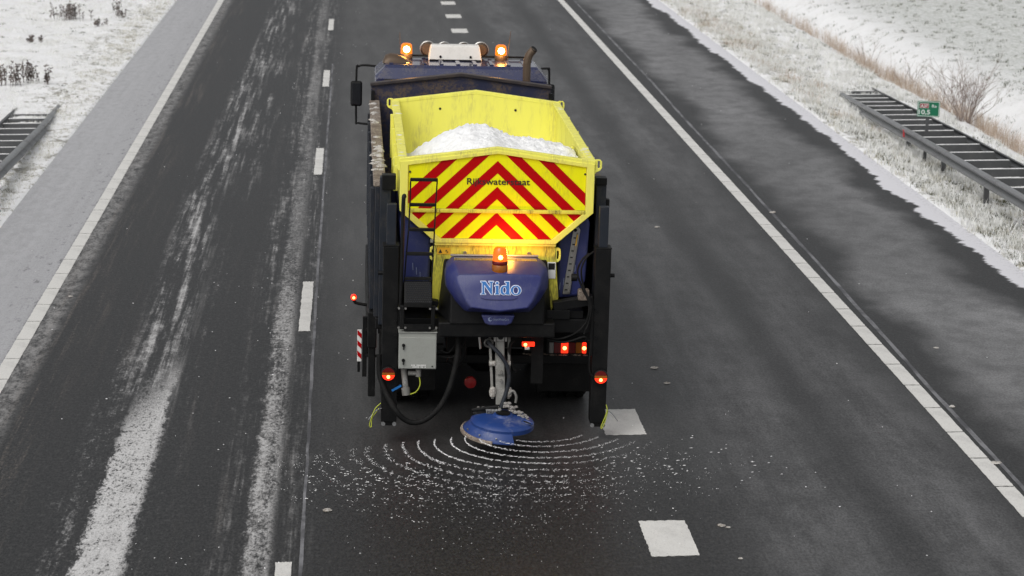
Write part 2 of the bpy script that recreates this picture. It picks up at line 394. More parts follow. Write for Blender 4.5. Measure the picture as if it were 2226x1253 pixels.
for X in (-4.33, 6.52):
    for i in range(62):
        Y = 17.15+i*1.0
        if k < 4: e0[k].location = (X, Y, 0)
        else: inst(e0[random.randrange(4)], 'edge_line_segment', road, (X, Y, 0))
        k += 1
def strip(name, pts, wd, mat):
    q, f = [], []
    P = []
    for i in range(len(pts)-1):
        for t in range(12): P.append((pts[i][0]+(pts[i+1][0]-pts[i][0])*t/12, pts[i][1]+(pts[i+1][1]-pts[i][1])*t/12))
    for i, (x_, y_) in enumerate(P):
        x_ += random.uniform(-.006, .006); ww = wd*random.uniform(.8, 1.2)/2
        q += [(x_-ww, y_, .0025), (x_+ww, y_, .0025)]
        if i: f.append((2*i-2, 2*i-1, 2*i+1, 2*i))
    mb = MB(); mb.add(q, f); return mb.build(name, mat, road)
strip('sealed_joint', [(6.66, 17), (6.69, 21.5), (6.70, 26), (6.77, 32.7), (6.82, 40), (6.85, 48.4), (6.91, 54), (6.95, 80)], .055, 'seal')
strip('sealed_joint', [(-.585, 17), (-.592, 23.5), (-.612, 28.4), (-.624, 33), (-.62, 60)], .035, 'seal')

# ---------------------------------------------------------------- text helper
def text_obj(name, s, mat, parent, loc, height_, width_, rot=(R(90), 0, 0), ext=.0015, off=0.):
    cu = bpy.data.curves.new(name, 'FONT'); cu.body = s; cu.align_x = 'CENTER'; cu.size = 1; cu.extrude = 0; cu.offset = off
    t = bpy.data.objects.new(name, cu); col.objects.link(t); bpy.context.view_layer.update()
    me = bpy.data.meshes.new_from_object(t.evaluated_get(bpy.context.evaluated_depsgraph_get())); bpy.data.objects.remove(t)
    xs = [v.co.x for v in me.vertices]; ys = [v.co.y for v in me.vertices]
    sx = width_/(max(xs)-min(xs)); cx_ = (max(xs)+min(xs))/2; H = .73
    for v in me.vertices: v.co = ((v.co.x-cx_)*sx, v.co.y*height_/H, ext)
    me.materials.clear(); me.materials.append(M[mat]); o = bpy.data.objects.new(name, me); col.objects.link(o)
    o.parent = parent; o.location = loc; o.rotation_euler = rot; return o
def shape_obj(name, splines, mat, parent, loc, rot, off=0., ext=.001, sc_=1.):
    cu = bpy.data.curves.new(name, 'CURVE'); cu.dimensions = '2D'; cu.fill_mode = 'BOTH'; cu.extrude = ext; cu.offset = off
    for pts in splines:
        sp = cu.splines.new('POLY'); sp.points.add(len(pts)-1); sp.use_cyclic_u = True
        for p, q in zip(sp.points, pts): p.co = (q[0]*sc_, q[1]*sc_, 0, 1)
    t = bpy.data.objects.new(name, cu); col.objects.link(t); bpy.context.view_layer.update()
    me = bpy.data.meshes.new_from_object(t.evaluated_get(bpy.context.evaluated_depsgraph_get())); bpy.data.objects.remove(t)
    me.materials.clear(); me.materials.append(M[mat]); o = bpy.data.objects.new(name, me); col.objects.link(o)
    o.parent = parent; o.location = loc; o.rotation_euler = rot; return o

# ================================================================ the gritting truck
ROLL = R(1.5)
truck = empty('gritting_truck', (1.40, 24, 0), 'dark blue tipper truck with amber roof beacons carrying the yellow spreader', 'truck', rot=(0, ROLL, 0))
# ---- chassis
cb = MB()
for s_ in (-1, 1): cb.box(s_*.43-.045, s_*.43+.045, 1.0, 10.2, .78, 1.05)
for yy in (1.05, 3.2, 5.4, 7.6, 9.6): cb.box(-.385, .385, yy, yy+.12, .82, 1.0)
cb.build('chassis_frame', 'black', truck, bevel=.008)
wp = MB()
def wheel(name, x0, yy, wd, r=.5):
    zc = r+.0262*x0
    s_ = 1 if x0 > 0 else -1
    t = MB(); hw = wd/2
    t.lathe([(.29, -hw*.75), (.34, -hw*.95), (r-.09, -hw), (r-.03, -hw*.93), (r, -hw*.72), (r, hw*.72), (r-.03, hw*.93), (r-.09, hw), (.34, hw*.95), (.29, hw*.75), (.29, -hw*.75)], (x0, yy, zc), 'x', 32)
    ty = t.build('wheel', 'black_rubber', truck, True)
    q = MB(); q.lathe([(.0, .02), (.1, .03), (.12, .08), (.18, .06), (.24, hw*.5), (.29, hw*.74), (.3, hw*.8), (.305, hw*.7), (.3, -hw*.7)], (x0, yy, zc), 'x', 24)
    q.build('rim', 'dirty_brown', ty, True)
    tr = MB()
    for k in range(40):
        a_ = 2*math.pi*k/40
        for sgn in (-1, 1):
            cx_, cz = yy+math.cos(a_)*(r+.004), zc+math.sin(a_)*(r+.004)
            if cz < .02: continue
            d = Vector((0, -math.sin(a_), math.cos(a_)))
            tr.bar((x0+sgn*hw*.1, cx_, cz), (x0+sgn*hw*.68, cx_+d.y*.03, cz+d.z*.03), .035, .02, (0, math.cos(a_), math.sin(a_)))
    tr.build('tread', 'black_rubber', ty)
for yy in (2.0, 3.4):
    for s_ in (-1, 1):
        wheel('wheel', s_*1.06, yy, .27); wheel('wheel', s_*.75, yy, .27)
for s_ in (-1, 1): wheel('wheel', s_*1.03, 9.0, .32)
for yy in (2.0, 3.4, 9.0):
    axo = MB().cyl((-1, yy, .5), (1, yy, .5), .07, n=12).build('axle', 'black', truck, True)
    if yy < 9: MB().lathe([(0, -.2), (.12, -.19), (.2, -.08), (.2, .08), (.12, .19), (0, .2)], (0, yy, .5), 'x', 16).build('differential', 'black', axo, True)
for s_ in (-1, 1):
    f = MB()
    for yy in (2.0, 3.4):
        ring0 = []
        pr = [(yy+.62*math.cos(a_), .52+.62*math.sin(a_)) for a_ in np.linspace(.12, math.pi-.12, 14)]
        pr2 = [(yy+.60*math.cos(a_), .52+.60*math.sin(a_)) for a_ in np.linspace(math.pi-.12, .12, 14)]
        f.prismx(pr+pr2, s_*.6, s_*1.22)
    f.build('mudguard', 'black_rubber', truck)
    MB().box(s_*.58, s_*1.2, 1.30, 1.315, .25, .80).build('mud_flap', 'black_rubber', truck, bevel=.004)
# ---- tipper body
XL, XR = -1.30, 1.19
MB().box(XL+.02, XR-.02, .55, 7.0, 1.14, 1.26).build('tipper_floor', 'black', truck, bevel=.01)
for nm, xa, xb in (('L', XL, XL+.05), ('R', XR-.05, XR)):
    sd_ = 1 if nm == 'L' else -1
    wl = MB(); wl.box(xa, xb, .62, 6.98, 1.26, 2.70); wo_ = wl.build('side_wall', 'wall_steel', truck, bevel=.006)
    xo = xa if nm == 'L' else xb
    for yy in np.linspace(.9, 6.5, 8): MB().box(min(xo, xo-sd_*.045), max(xo, xo-sd_*.045), yy, yy+.1, 1.28, 2.64).build('rib', 'wall_steel', wo_, bevel=.006)
    rl = MB(); rl.box(xa-.02 if nm == 'L' else xa-.09, xb+.065 if nm == 'L' else xb+.02, .64, 6.96, 2.70, 2.77); rl.build('top_rail', 'crust', wo_, bevel=.012)
    # lumps of crusted salt and snow on the rail
    lm = MB(); nl = 34 if nm == 'L' else 24
    for k in range(nl):
        yy = random.uniform(.8, 6.6)
        if nm == 'L' and random.random() < .6: yy = random.choice((1.3, 1.55, 1.8, 2.0, 2.35, 2.6, 2.95, 3.3, 3.6, 4.4))+random.gauss(0, .06)
        lump(lm, ((xa+xb)/2+random.uniform(-.03, .06)*sd_, yy, 2.768), random.uniform(.025, .06), random.uniform(.4, .7))
    lo = lm.build('salt_crust', 'crust_white', wo_, True, ang=80); tag(lo, kind='stuff')
    # rear pillar
    px0, px1 = ((XL+.05, XL+.17) if nm == 'L' else (XR-.10, XR+.01))
    pl = MB(); pl.box(px0, px1, .5, .64, 1.2, 2.83); pl.build('rear_pillar', 'wall_steel', truck, bevel=.008)
    pc = MB(); pc.box(px0+.02, px1+.05, .46, .60, 2.70, 2.86) if nm == 'L' else pc.box(px0-.01, px1+.0, .47, .62, 2.78, 2.86)
    pc.build('pillar_cap', 'black', truck, bevel=.006)
    if nm == 'R': MB().box(px1+.004, px1+.04, .52, .6, 1.3, 2.62).build('latch_rod', 'black', truck, bevel=.005)
# headboard with gable top
hb = MB(); hb.prism([(XL, 1.26), (XR-.06, 1.26), (XR-.06, 2.98), (-.09, 3.13), (XL, 2.98)], 7.0, 7.06); hbo = hb.build('headboard', 'bulk_blue', truck, bevel=.006)
hr = MB(); hr.prism([(XL-.01, 2.955), (-.09, 3.105), (XR-.05, 2.955), (XR-.05, 2.995), (-.09, 3.148), (XL-.01, 2.995)], 6.96, 7.09); hr.build('top_rail', 'rail_brown', hbo, bevel=.005)
for xx in (XL+.0, XR-.09): MB().box(xx, xx+.05, 6.9, 6.97, 2.3, 2.9).build('corner_post', 'black', hbo, bevel=.005)
# ---- cab
CX = -.03
def ring_cab(xh, yb, z_): return None
def cring(yy, top, sh, hw, tw, bot=.75): return [(CX-hw, yy, bot), (CX+hw, yy, bot), (CX+hw, yy, sh), (CX+tw, yy, top), (CX-tw, yy, top), (CX-hw, yy, sh)]
cm = MB(); cm.loft([cring(8.0, 2.925, 2.915, 1.195, 1.18), cring(8.10, 3.065, 2.95, 1.205, 1.085), cring(8.18, 3.10, 2.96, 1.205, 1.06), cring(8.98, 3.10, 2.96, 1.205, 1.06), cring(9.4, 3.02, 2.9, 1.205, 1.05), cring(9.75, 2.78, 2.7, 1.2, 1.06), cring(9.93, 2.2, 2.15, 1.2, 1.1), cring(9.96, 1.9, 1.85, 1.2, 1.12)], True, True)
cab = cm.build('cab', 'cab_blue', truck, False, bevel=.018, seg=3)
# rear lip, seam and vent on the cab back
MB().box(CX-1.16, CX+1.16, 7.955, 8.02, 2.86, 2.885).build('seam_strip', 'black', cab, bevel=.004)
MB().box(CX-.26, CX+.10, 7.94, 8.0, 2.885, 2.975).build('rear_vent', 'black', cab, bevel=.01)
for k in range(9):
    MB().box(CX-.98+.235*k-.03, CX-.98+.235*k+.03, 8.25, 8.95, 3.10, 3.115).build('roof_rib', 'cab_blue', cab, bevel=.006)
ws = MB(); ws.add([(CX-1.0, 9.80, 2.70), (CX+1.0, 9.80, 2.70), (CX+1.08, 9.97, 1.92), (CX-1.08, 9.97, 1.92)], [(0, 1, 2, 3)]); ws.build('windscreen', 'glass_dark', cab)
for s_ in (-1, 1):
    MB().box(CX+s_*1.209-.004, CX+s_*1.209+.004, 8.9, 9.7, 1.95, 2.65).build('side_window', 'glass_dark', cab)
    MB().box(CX+s_*1.209-.006, CX+s_*1.209+.006, 8.75, 9.8, .95, 1.9).build('door', 'cab_blue', cab, bevel=.004)
    MB().box(CX+s_*1.225-.012, CX+s_*1.225+.012, 8.85, 9.05, 1.72, 1.77).build('door_handle', 'black', cab, bevel=.005)
MB().box(CX-1.22, CX+1.22, 9.93, 10.07, .4, .78).build('bumper', 'black', truck, bevel=.03)
MB().box(CX-1.0, CX+1.0, 9.62, 9.92, 2.86, 2.89).build('sun_visor', 'black', cab, bevel=.01)
# roof bar
tb = MB(); tb.tube([(CX-1.0, 9.0, 3.09), (CX-.98, 9.0, 3.12), (CX-.9, 9.0, 3.135), (CX+.9, 9.0, 3.135), (CX+.98, 9.0, 3.12), (CX+1.0, 9.0, 3.09)], .014, sub=4); tb.build('roof_bar', 'black', truck, True)
# white housing with four round lamps in front
wb = MB(); wb.loft([[(-.475, 8.72, 3.10), (.285, 8.72, 3.10), (.285, 9.05, 3.10), (-.475, 9.05, 3.10)], [(-.445, 8.78, 3.29), (.255, 8.78, 3.29), (.255, 9.0, 3.29), (-.445, 9.0, 3.29)], [(-.43, 8.81, 3.315), (.24, 8.81, 3.315), (.24, 8.98, 3.315), (-.43, 8.98, 3.315)]], True)
hbx = wb.build('lamp_housing', 'white_box', truck, bevel=.012)
MB().box(-.46, .27, 8.69, 9.0, 3.098, 3.12).build('housing_base', 'black', hbx, bevel=.004)
for xx in (-.305, .125): MB().cyl((xx, 8.72, 3.155), (xx, 8.755, 3.16), .017, n=10).build('screw', 'black', hbx)
for xx, rr in ((-.475, .112), (-.24, .105), (.04, .105), (.285, .112)):
    q = MB(); q.lathe([(.0, 9.02), (rr*.7, 9.02), (rr*.93, 9.08), (rr*.95, 9.18)], (xx, 0, 3.225), 'y', 28); sp_ = q.build('spot_lamp', 'dirty_brown', truck, True)
    q = MB(); q.lathe([(rr*.93, 9.065), (rr*1.04, 9.075), (rr*1.04, 9.12), (rr*.93, 9.12)], (xx, 0, 3.225), 'y', 28); q.build('lamp_rim', 'stainless', sp_, True)
# beacons
def beacon(parent, x_, y_, z_, rr, hh, lens, core, base='dirty_brown', core_r=.045, power=0, nm='beacon', lx=0., ly=-.09):
    q = MB(); q.lathe([(0, -.09), (rr*.95, -.09), (rr*1.08, -.06), (rr*1.08, 0), (rr, .01), (0, .01)], (x_, y_, z_), 'z', 24); b_ = q.build(nm, base, parent, True)
    q = MB(); q.lathe([(rr*.98, .0), (rr, .03), (rr*.97, hh*.6), (rr*.88, hh*.85), (rr*.6, hh*.97), (0, hh)], (x_, y_, z_), 'z', 24); q.build('lens', lens, b_, True)
    q = MB(); q.lathe([(0, -core_r), (core_r*.7, -core_r*.7), (core_r, 0), (core_r*.7, core_r*.7), (0, core_r)], (x_, y_-rr-.012, z_+hh*.5), 'z', 16); q.build('bulb', core, b_, True)
    if power:
        ld = bpy.data.lights.new('beacon_light', 'POINT'); ld.energy = power; ld.color = (1, .40, .05); ld.shadow_soft_size = .05
        lo_ = bpy.data.objects.new('beacon_light', ld); col.objects.link(lo_); lo_.parent = parent; lo_.location = (x_+lx, y_-rr+ly, z_+hh*.5)
    return b_
beacon(truck, -.785, 8.9, 3.165, .082, .16, 'amber_glow', 'amber_core', core_r=.05, power=5)
beacon(truck, .565, 8.9, 3.165, .082, .16, 'amber_glow', 'amber_core', core_r=.05, power=5)
MB().tube([(.665, 8.9, 3.1), (.67, 8.9, 3.25), (.70, 8.9, 3.52)], .006, rr=.004, n=6, sub=2).build('antenna', 'dirty_brown', truck, True)
MB().tube([(-.87, 8.9, 3.1), (-.875, 8.9, 3.25), (-.885, 8.9, 3.48)], .005, rr=.003, n=6, sub=2).build('antenna', 'dirty_brown', truck, True)
# air intake cap and exhaust stack
q = MB(); rings = []
for t, hz in ((0, .0), (.1, .10), (.25, .125), (.45, .115), (.65, .085), (.85, .04), (1, .005)):
    xx = -1.13+.42*t; wy = .16*(1-.35*t*t)
    rings.append([(xx, 8.5+wy*math.cos(a_), 3.10+max(0, hz*math.sin(a_))) for a_ in np.linspace(0, math.pi, 11)]+[(xx, 8.5, 3.08)])
q.loft(rings, True, True); q.build('air_intake', 'dirty_brown', truck, True, ang=60)
MB().cyl((-1.02, 7.7, 1.4), (-1.02, 7.7, 2.95), .09).build('intake_pipe', 'black', truck, True)
q = MB(); q.tube([(.855, 7.75, 1.3), (.855, 7.75, 2.6), (.855, 7.75, 3.12), (.858, 7.75, 3.22), (.885, 7.75, 3.32), (.945, 7.75, 3.40)], .055, n=18, sub=6); ex = q.build('exhaust_stack', 'dirty_brown', truck, True)
q = MB(); q.cyl((.942, 7.742, 3.396), (.951, 7.735, 3.408), .049, n=18); q.build('exhaust_mouth', 'dark_hole', ex)
# mirrors
for s_ in (-1, 1):
    q = MB(); x1 = CX+s_*(1.46 if s_ < 0 else 1.36); xa = CX+s_*1.18
    q.tube([(xa, 9.6, 2.90), (CX+s_*1.36, 9.6, 2.91), (x1-s_*.03, 9.6, 2.89), (x1, 9.6, 2.84), (x1, 9.6, 2.12), (x1-s_*.03, 9.6, 2.06), (xa, 9.6, 2.04)], .016, n=8, sub=4); q.build('mirror_arm', 'black', truck, True)
    q = MB(); q.box(x1-.085, x1+.085, 9.55, 9.63, 2.31, 2.68); mo = q.build('mirror', 'black', truck, bevel=.035, seg=4)
    MB().box(x1-.065, x1+.065, 9.544, 9.549, 2.34, 2.65).build('mirror_glass', 'glass_dark', mo, bevel=.002)
# tail lamps and number-plate area on the truck
for s_ in (-1, 1):
    tl = MB(); tl.box(min(s_*.66, s_*1.17), max(s_*.66, s_*1.17), 1.19, 1.26, .71, .87); tlo = tl.build('tail_lamp', 'black', truck, bevel=.008)
    for x0, x1, mt in ((.69, .74, 'clear_lens'), (.745, .82, 'red_lens'), (.825, .905, 'red_glow'), (.91, .985, 'red_lens'), (.99, 1.06, 'orange_lens'), (1.065, 1.11, 'red_glow')):
        MB().box(min(s_*x0, s_*x1), max(s_*x0, s_*x1), 1.17, 1.189, .73, .855).build('lens', mt, tlo, bevel=.006)
    for xx in (.865, 1.087):
        q = MB(); q.lathe([(0, 1.160), (.018, 1.163), (.022, 1.169)], (s_*xx, 0, .79), 'y', 12); q.build('bulb_glow', 'red_core', tlo, True)
MB().box(-1.15, 1.15, 1.18, 1.26, .60, .70).build('underrun_bar', 'black', truck, bevel=.01)
q = MB()
for k in range(70):
    xx = random.uniform(.4, 1.12); r0 = random.uniform(.008, .022); q.lathe([(0, r0), (r0*.8, r0*.6), (r0*1.1, 0)], (xx, random.uniform(1.19, 1.25), .699), 'z', 6)
tag(q.build('caked_snow', 'crust', truck, True), kind='stuff')
# left flank hardware: marker lamp on an arm, striped plate, dark boxes
q = MB(); q.tube([(-1.30, 2.0, 1.07), (-1.40, 2.0, 1.08), (-1.49, 2.0, 1.10), (-1.515, 2.0, 1.14)], .018, n=8); q.build('marker_arm', 'black_rubber', truck, True)
q = MB(); q.lathe([(0, 1.95), (.025, 1.955), (.034, 1.98), (.034, 2.02), (0, 2.03)], (-1.515, 0, 1.165), 'y', 16); mk = q.build('marker_lamp', 'red_glow', truck, True)
q = MB(); q.lathe([(0, 1.943), (.012, 1.945), (.016, 1.951)], (-1.513, 0, 1.168), 'y', 12); q.build('bulb_glow', 'red_core', mk, True)
hp = MB(); hp.box(-1.470, -1.42, 1.50, 1.515, .53, .90); hpo = hp.build('striped_plate', 'white', truck, bevel=.003)
for k in range(3):
    zb = .56+k*.12
    q = MB(); q.prism([(-1.468, zb+.045), (-1.422, zb), (-1.422, zb+.055), (-1.468, zb+.10)], 1.494, 1.498); q.build('red_stripe', 'ref_red', hpo)
q = MB(); q.box(-1.41, -1.36, 1.5, 1.56, .35, 1.05); q.bar((-1.38, 1.52, .9), (-1.25, 1.4, .95), .03, .03); q.bar((-1.38, 1.52, .6), (-1.25, 1.4, .62), .03, .03); q.bar((-1.45, 1.53, .40), (-1.45, 1.53, .53), .03, .02); q.build('plate_bracket', 'black', truck, bevel=.004)
q = MB(); q.box(-1.36, -1.26, .8, 1.0, .86, 1.27); q.box(-1.35, -1.27, .82, .98, .30, .86); q.box(-1.36, -1.26, 1.6, 5.4, .55, 1.1); q.build('side_locker', 'black', truck, bevel=.012)
for yy in (5.8, 6.4): MB().box(-1.28, -.7, yy, yy+.5, .5, 1.0).build('fuel_tank', 'black', truck, bevel=.06, seg=4)

# ================================================================ the spreader standing in the tipper body
sp = empty('salt_spreader', (1.40, 24, 0), 'yellow salt spreader with red chevrons and blue lid in the truck body', 'spreader', rot=(0, ROLL, 0))
Y0, Y1 = .30, 4.85          # rear and front faces of the hopper
HW, ZT, ZA, ZM, BW, ZB = 1.04, 3.04, 3.175, 2.51, .645, 2.165
for s_ in (-1, 1):
    q = MB(); pr = [(s_*HW, ZT), (s_*HW, ZM), (s_*BW, ZB), (s_*.25, 1.62), (s_*.22, 1.64), (s_*(BW-.03), ZB+.03), (s_*(HW-.028), ZM+.01), (s_*(HW-.028), ZT)]
    if s_ > 0: pr = pr[::-1]
    q.prism(pr, Y0+.041, Y1-.041); swl = q.build('hopper_side', 'yellow', sp, bevel=.006)
    q = MB(); q.box(min(s_*(HW-.075), s_*(HW+.02)), max(s_*(HW-.075), s_*(HW+.02)), Y0+.045, Y1-.045, ZT+.002, ZT+.03); q.build('rim', 'yellow', swl, bevel=.008)
    for yy in (1.45, 2.6, 3.75): MB().box(min(s_*(HW+.001), s_*(HW+.05)), max(s_*(HW+.001), s_*(HW+.05)), yy, yy+.05, ZM, ZT).build('stiffener', 'yellow', swl, bevel=.005)
    q = MB()
    for k in range(16):
        lump(q, (s_*(HW-.028)+random.uniform(-.012, .012), random.uniform(.5, 4.6), ZT+.029), random.uniform(.015, .045), random.uniform(.10, .25))
    tag(q.build('spilled_salt', 'salt_pale', swl, True), kind='stuff')
# interior brace on the right
q = MB(); q.bar((.99, 2.2, 2.93), (.62, 2.2, 2.42), .02, .09, (0, 1, 0)); q.build('inner_brace', 'yellow', sp)
gable = [(-BW, ZB), (BW, ZB), (HW, ZM), (HW, ZT), (0, ZA), (-HW, ZT), (-HW, ZM)]
q = MB(); q.prism(gable, Y0, Y0+.04); rw = q.build('rear_wall', 'yellow', sp, bevel=.005)
q = MB(); q.prism([(-.25, 1.62), (.25, 1.62)]+gable[1:]+gable[:1], Y1-.04, Y1); fw = q.build('front_wall', 'yellow', sp, bevel=.005)
for yy, par in ((Y0-.02, rw), (Y1-.045, fw)):
    q = MB(); t_ = .035; q.prism([(-HW-.01, ZT-t_*.4), (0, ZA-t_*.4), (HW+.01, ZT-t_*.4), (HW+.01, ZT+t_), (0, ZA+t_), (-HW-.01, ZT+t_)], yy, yy+.075); q.build('gable_rim', 'yellow', par, bevel=.008)
    for s_ in (-1, 1):
        def lug(k): return [(s_*(HW+.005+u*k), ZT-.045+v*k) for u, v in ((0, .075), (.02, .085), (.055, .085), (.075, .065), (.075, -.0), (.055, -.03), (.02, -.04), (0, -.06))]
        ou = [(s_*(HW+.0+u), ZT-.04+v) for u, v in ((0, .085), (.02, .09), (.06, .088), (.08, .065), (.08, 0), (.062, -.03), (.02, -.05), (0, -.075))]
        inn = [(s_*(HW+.045+u), ZT-.005+v) for u, v in ((-.013, .032), (-.008, .04), (.008, .04), (.013, .032), (.013, -.032), (.008, -.04), (-.008, -.04), (-.013, -.032))]
        q = MB(); q.ring(ou, inn, yy+.02, yy+.045); q.build('lifting_lug', 'yellow', par, bevel=.004)
for xx, zz in ((-.45, 2.97), (.5, 2.965), (-.52, 2.55), (.5, 2.55)):
    MB().cyl((xx, Y1-.047, zz), (xx, Y1-.042, zz), .016, n=10).build('drain_hole', 'dark_hole', fw)
# rear face: frame and chevron boards
q = MB()
fr_o = gable; fr_i = [(-.60, ZB+.045), (.60, ZB+.045), (.955, ZM+.01), (.955, ZT-.035), (0, ZA-.035), (-.955, ZT-.035), (-.955, ZM+.01)]
q.ring(fr_o, fr_i, Y0-.03, Y0-.001); q.build('rear_frame', 'yellow', rw, bevel=.005)
q = MB(); q.box(-.957, .957, Y0-.034, Y0-.0005, 2.495, 2.535); q.build('rear_rib', 'yellow_dirty', rw, bevel=.008)
up_poly = [(-.95, 2.537), (.95, 2.537), (.95, ZT-.03), (0, ZA-.03), (-.95, ZT-.03)]
lo_poly = [(-.595, ZB+.048), (.595, ZB+.048), (.925, 2.492), (-.925, 2.492)]
def clip(poly, nx_, nz, d):            # keep nx*x+nz*z <= d
    out = []
    for i in range(len(poly)):
        p, r_ = poly[i], poly[(i+1) % len(poly)]; a_ = nx_*p[0]+nz*p[1]-d; b = nx_*r_[0]+nz*r_[1]-d
        if a_ <= 0: out.append(p)
        if a_*b < 0: t = a_/(a_-b); out.append((p[0]+(r_[0]-p[0])*t, p[1]+(r_[1]-p[1])*t))
    return out
for pn, poly in (('u', up_poly), ('l', lo_poly)):
    q = MB(); q.prism(poly, Y0-.006, Y0-.0008); bd = q.build('chevron_board', 'ref_yellow' if pn == 'u' else 'ref_yellow', rw)
    for k in range(-8, 3):
        c1 = 3.06+k*.281; c0 = c1-.134
        for s_ in (-1, 1):
            h_ = clip(poly, -s_, 0, 0); h_ = clip(h_, s_*.95, 1, c1); h_ = clip(h_, -s_*.95, -1, -c0)
            if len(h_) >= 3: MB().prism(h_, Y0-.009, Y0-.0065).build('red_stripe', 'ref_red', bd)
for xx, zz in ((-.935, 2.93), (.94, 2.93)): MB().cyl((xx, Y0-.014, zz), (xx, Y0-.008, zz), .012, n=10).build('rivet', 'text_black', rw)
text_obj('lettering', 'Rijkswaterstaat', 'text_black', rw, (.012, Y0-.0105, 2.803), .072, .675, off=.013)
# lower yellow box
q = MB(); q.loft([[(-.65, .32, 2.155), (.645, .32, 2.155), (.645, .9, 2.155), (-.65, .9, 2.155)], [(-.69, .30, 1.56), (.695, .30, 1.56), (.695, .9, 1.56), (-.69, .9, 1.56)], [(-.62, .30, 1.42), (.62, .30, 1.42), (.62, .9, 1.42), (-.62, .9, 1.42)]], True)
lb = q.build('conveyor_housing', 'yellow_dirty', sp, bevel=.01)
q = MB(); q.box(-.66, .65, .285, .318, 2.135, 2.162); q.build('flange', 'yellow', lb, bevel=.006)
for xx in (-.33, .36): MB().cyl((xx, .30, 2.05), (xx, .318, 2.05), .02, n=12).build('bolt', 'bolt', lb)
MB().box(-.63, -.49, .306, .3165, 2.035, 2.105).build('warning_label', 'sticker', lb)
q = MB(); q.prism([(-.615, 2.048), (-.575, 2.048), (-.595, 2.09)], .302, .3055); q.prism([(-.545, 2.07), (-.52, 2.085), (-.53, 2.068), (-.505, 2.06), (-.53, 2.045), (-.52, 2.062)], .302, .3055); q.build('warning_symbol', 'text_black', lb)
for s_ in (-1, 1):
    ou = [(s_*(.65+u), 2.03+v) for u, v in ((0, .08), (.03, .085), (.055, .07), (.06, 0), (.055, -.05), (.03, -.075), (0, -.07))]
    inn = [(s_*(.655+u), 2.03+v) for u, v in ((.012, .045), (.02, .055), (.032, .045), (.034, 0), (.03, -.035), (.02, -.045), (.012, -.035))]
    q = MB(); q.ring(ou, inn, .33, .36); q.build('eye', 'yellow', lb, bevel=.003)
MB().box(.565, .655, .2995, .3135, 1.78, 1.96).build('label_plate', 'sticker' if False else 'white', lb, bevel=.002)
MB().box(.575, .645, .2965, .2990, 1.88, 1.95).build('label_picture', 'dark_hole', lb)
# blue brine tanks under the hopper slopes
for s_ in (-1, 1):
    q = MB(); o_ = [(s_*.70, 1.52), (s_*.93, 1.545), (s_*1.0, 1.72), (s_*1.03, 2.36), (s_*1.0, 2.44), (s_*.95, 2.40), (s_*.69, 2.17)]
    rings = [[(x_*1.0, yy, z_) for x_, z_ in o_] for yy in (.48, 4.4)]
    q.loft(rings, True, True); tk = q.build('brine_tank', 'blue_tank', sp, True, bevel=.03, seg=3)
    if s_ > 0:
        q = MB(); q.prism([(.752, 1.575), (.832, 1.575), (.925, 2.29), (.905, 2.32), (.875, 2.315), (.848, 2.28)], .452, .468); gp = q.build('level_scale', 'stainless', tk, bevel=.003)
        q = MB(); q.bar((.815, .443, 1.6), (.895, .443, 2.26), .018, .012, (0, 1, 0)); q.build('sight_tube', 'clear_lens', gp)
        q = MB(); q.bar((.878, .436, 2.12), (.893, .436, 2.24), .012, .008, (0, 1, 0)); q.build('amber_float', 'sticker', gp)
        for k in range(9):
            t_ = .06+k*.1; xx = .768+t_*.098; zz = 1.575+t_*.72
            MB().box(xx, xx+.028, .4475, .4512, zz, zz+.014).build('scale_mark', 'text_black', gp)
        MB().cyl((.87, .43, 2.29), (.87, .45, 2.29), .018, n=12).build('scale_knob', 'black', gp)
    else:
        MB().box(-.70, -.665, .455, .468, 2.13, 2.17).build('tag', 'white', tk)
    q = MB()
    for k in range(5): q.tube([(s_*(.72+.04*k), .474, 1.62+.05*k), (s_*(.725+.04*k), .473, 1.70+.05*k)], .004, n=4, sub=1)
    q.build('scratches', 'text_faint', tk)
# lid with name
def outl(yb, k=1., tilt=0., dz=0.):
    P = [(-.475, 2.03), (-.535, 1.965), (-.553, 1.88), (-.548, 1.77), (-.46, 1.635), (-.355, 1.53), (0, 1.515), (.36, 1.53), (.46, 1.64), (.543, 1.775), (.548, 1.88), (.53, 1.965), (.445, 2.035), (0, 2.035)]
    return [(x_*k, yb+tilt*(z_-1.5), 1.83+(z_-1.83)*k+dz) for x_, z_ in P]
PI_ = [(-.41, 1.955), (-.435, 1.93), (-.43, 1.87), (-.39, 1.79), (-.34, 1.70), (-.29, 1.635), (0, 1.60), (.295, 1.635), (.345, 1.70), (.39, 1.79), (.425, 1.87), (.43, 1.935), (.40, 1.955), (0, 1.965)]
def pan(yb, k): return [(x_*k, yb+.42*(z_-1.6), 1.82+(z_-1.82)*k) for x_, z_ in PI_]
q = MB(); q.loft([outl(.22, 1.0), outl(-.05, 1.0), outl(-.22, .985, .28), outl(-.33, .93, .35), pan(-.50, 1.04), pan(-.515, 1.0)], False, True)
lid = q.build('lid', 'blue_lid', sp, True, bevel=.012, seg=3, ang=50)
q = MB(); q.box(-.46, .43, -.03, .21, 2.022, 2.038); q.build('lid_top', 'dirty_brown' if False else 'cab_blue', lid, bevel=.01)
MB().box(-.49, .455, .18, .225, 2.039, 2.058).build('lid_hinge', 'stainless', lid, bevel=.006)
MB().box(-.085, .11, -.345, .10, 1.91, 1.975).build('beacon_plinth', 'blue_lid', lid, bevel=.02)
q = MB(); q.prism([(-.18, 1.53), (.175, 1.53), (.145, 1.445), (.09, 1.42), (-.09, 1.42), (-.14, 1.44)], -.40, -.30); apr = q.build('lid_apron', 'blue_lid', lid, bevel=.015)
TILT = math.atan(.42)
def onpan(zv, lift=.004):    # point on the tilted panel
    return (0, -.515+.42*(zv-1.6)-lift, zv)
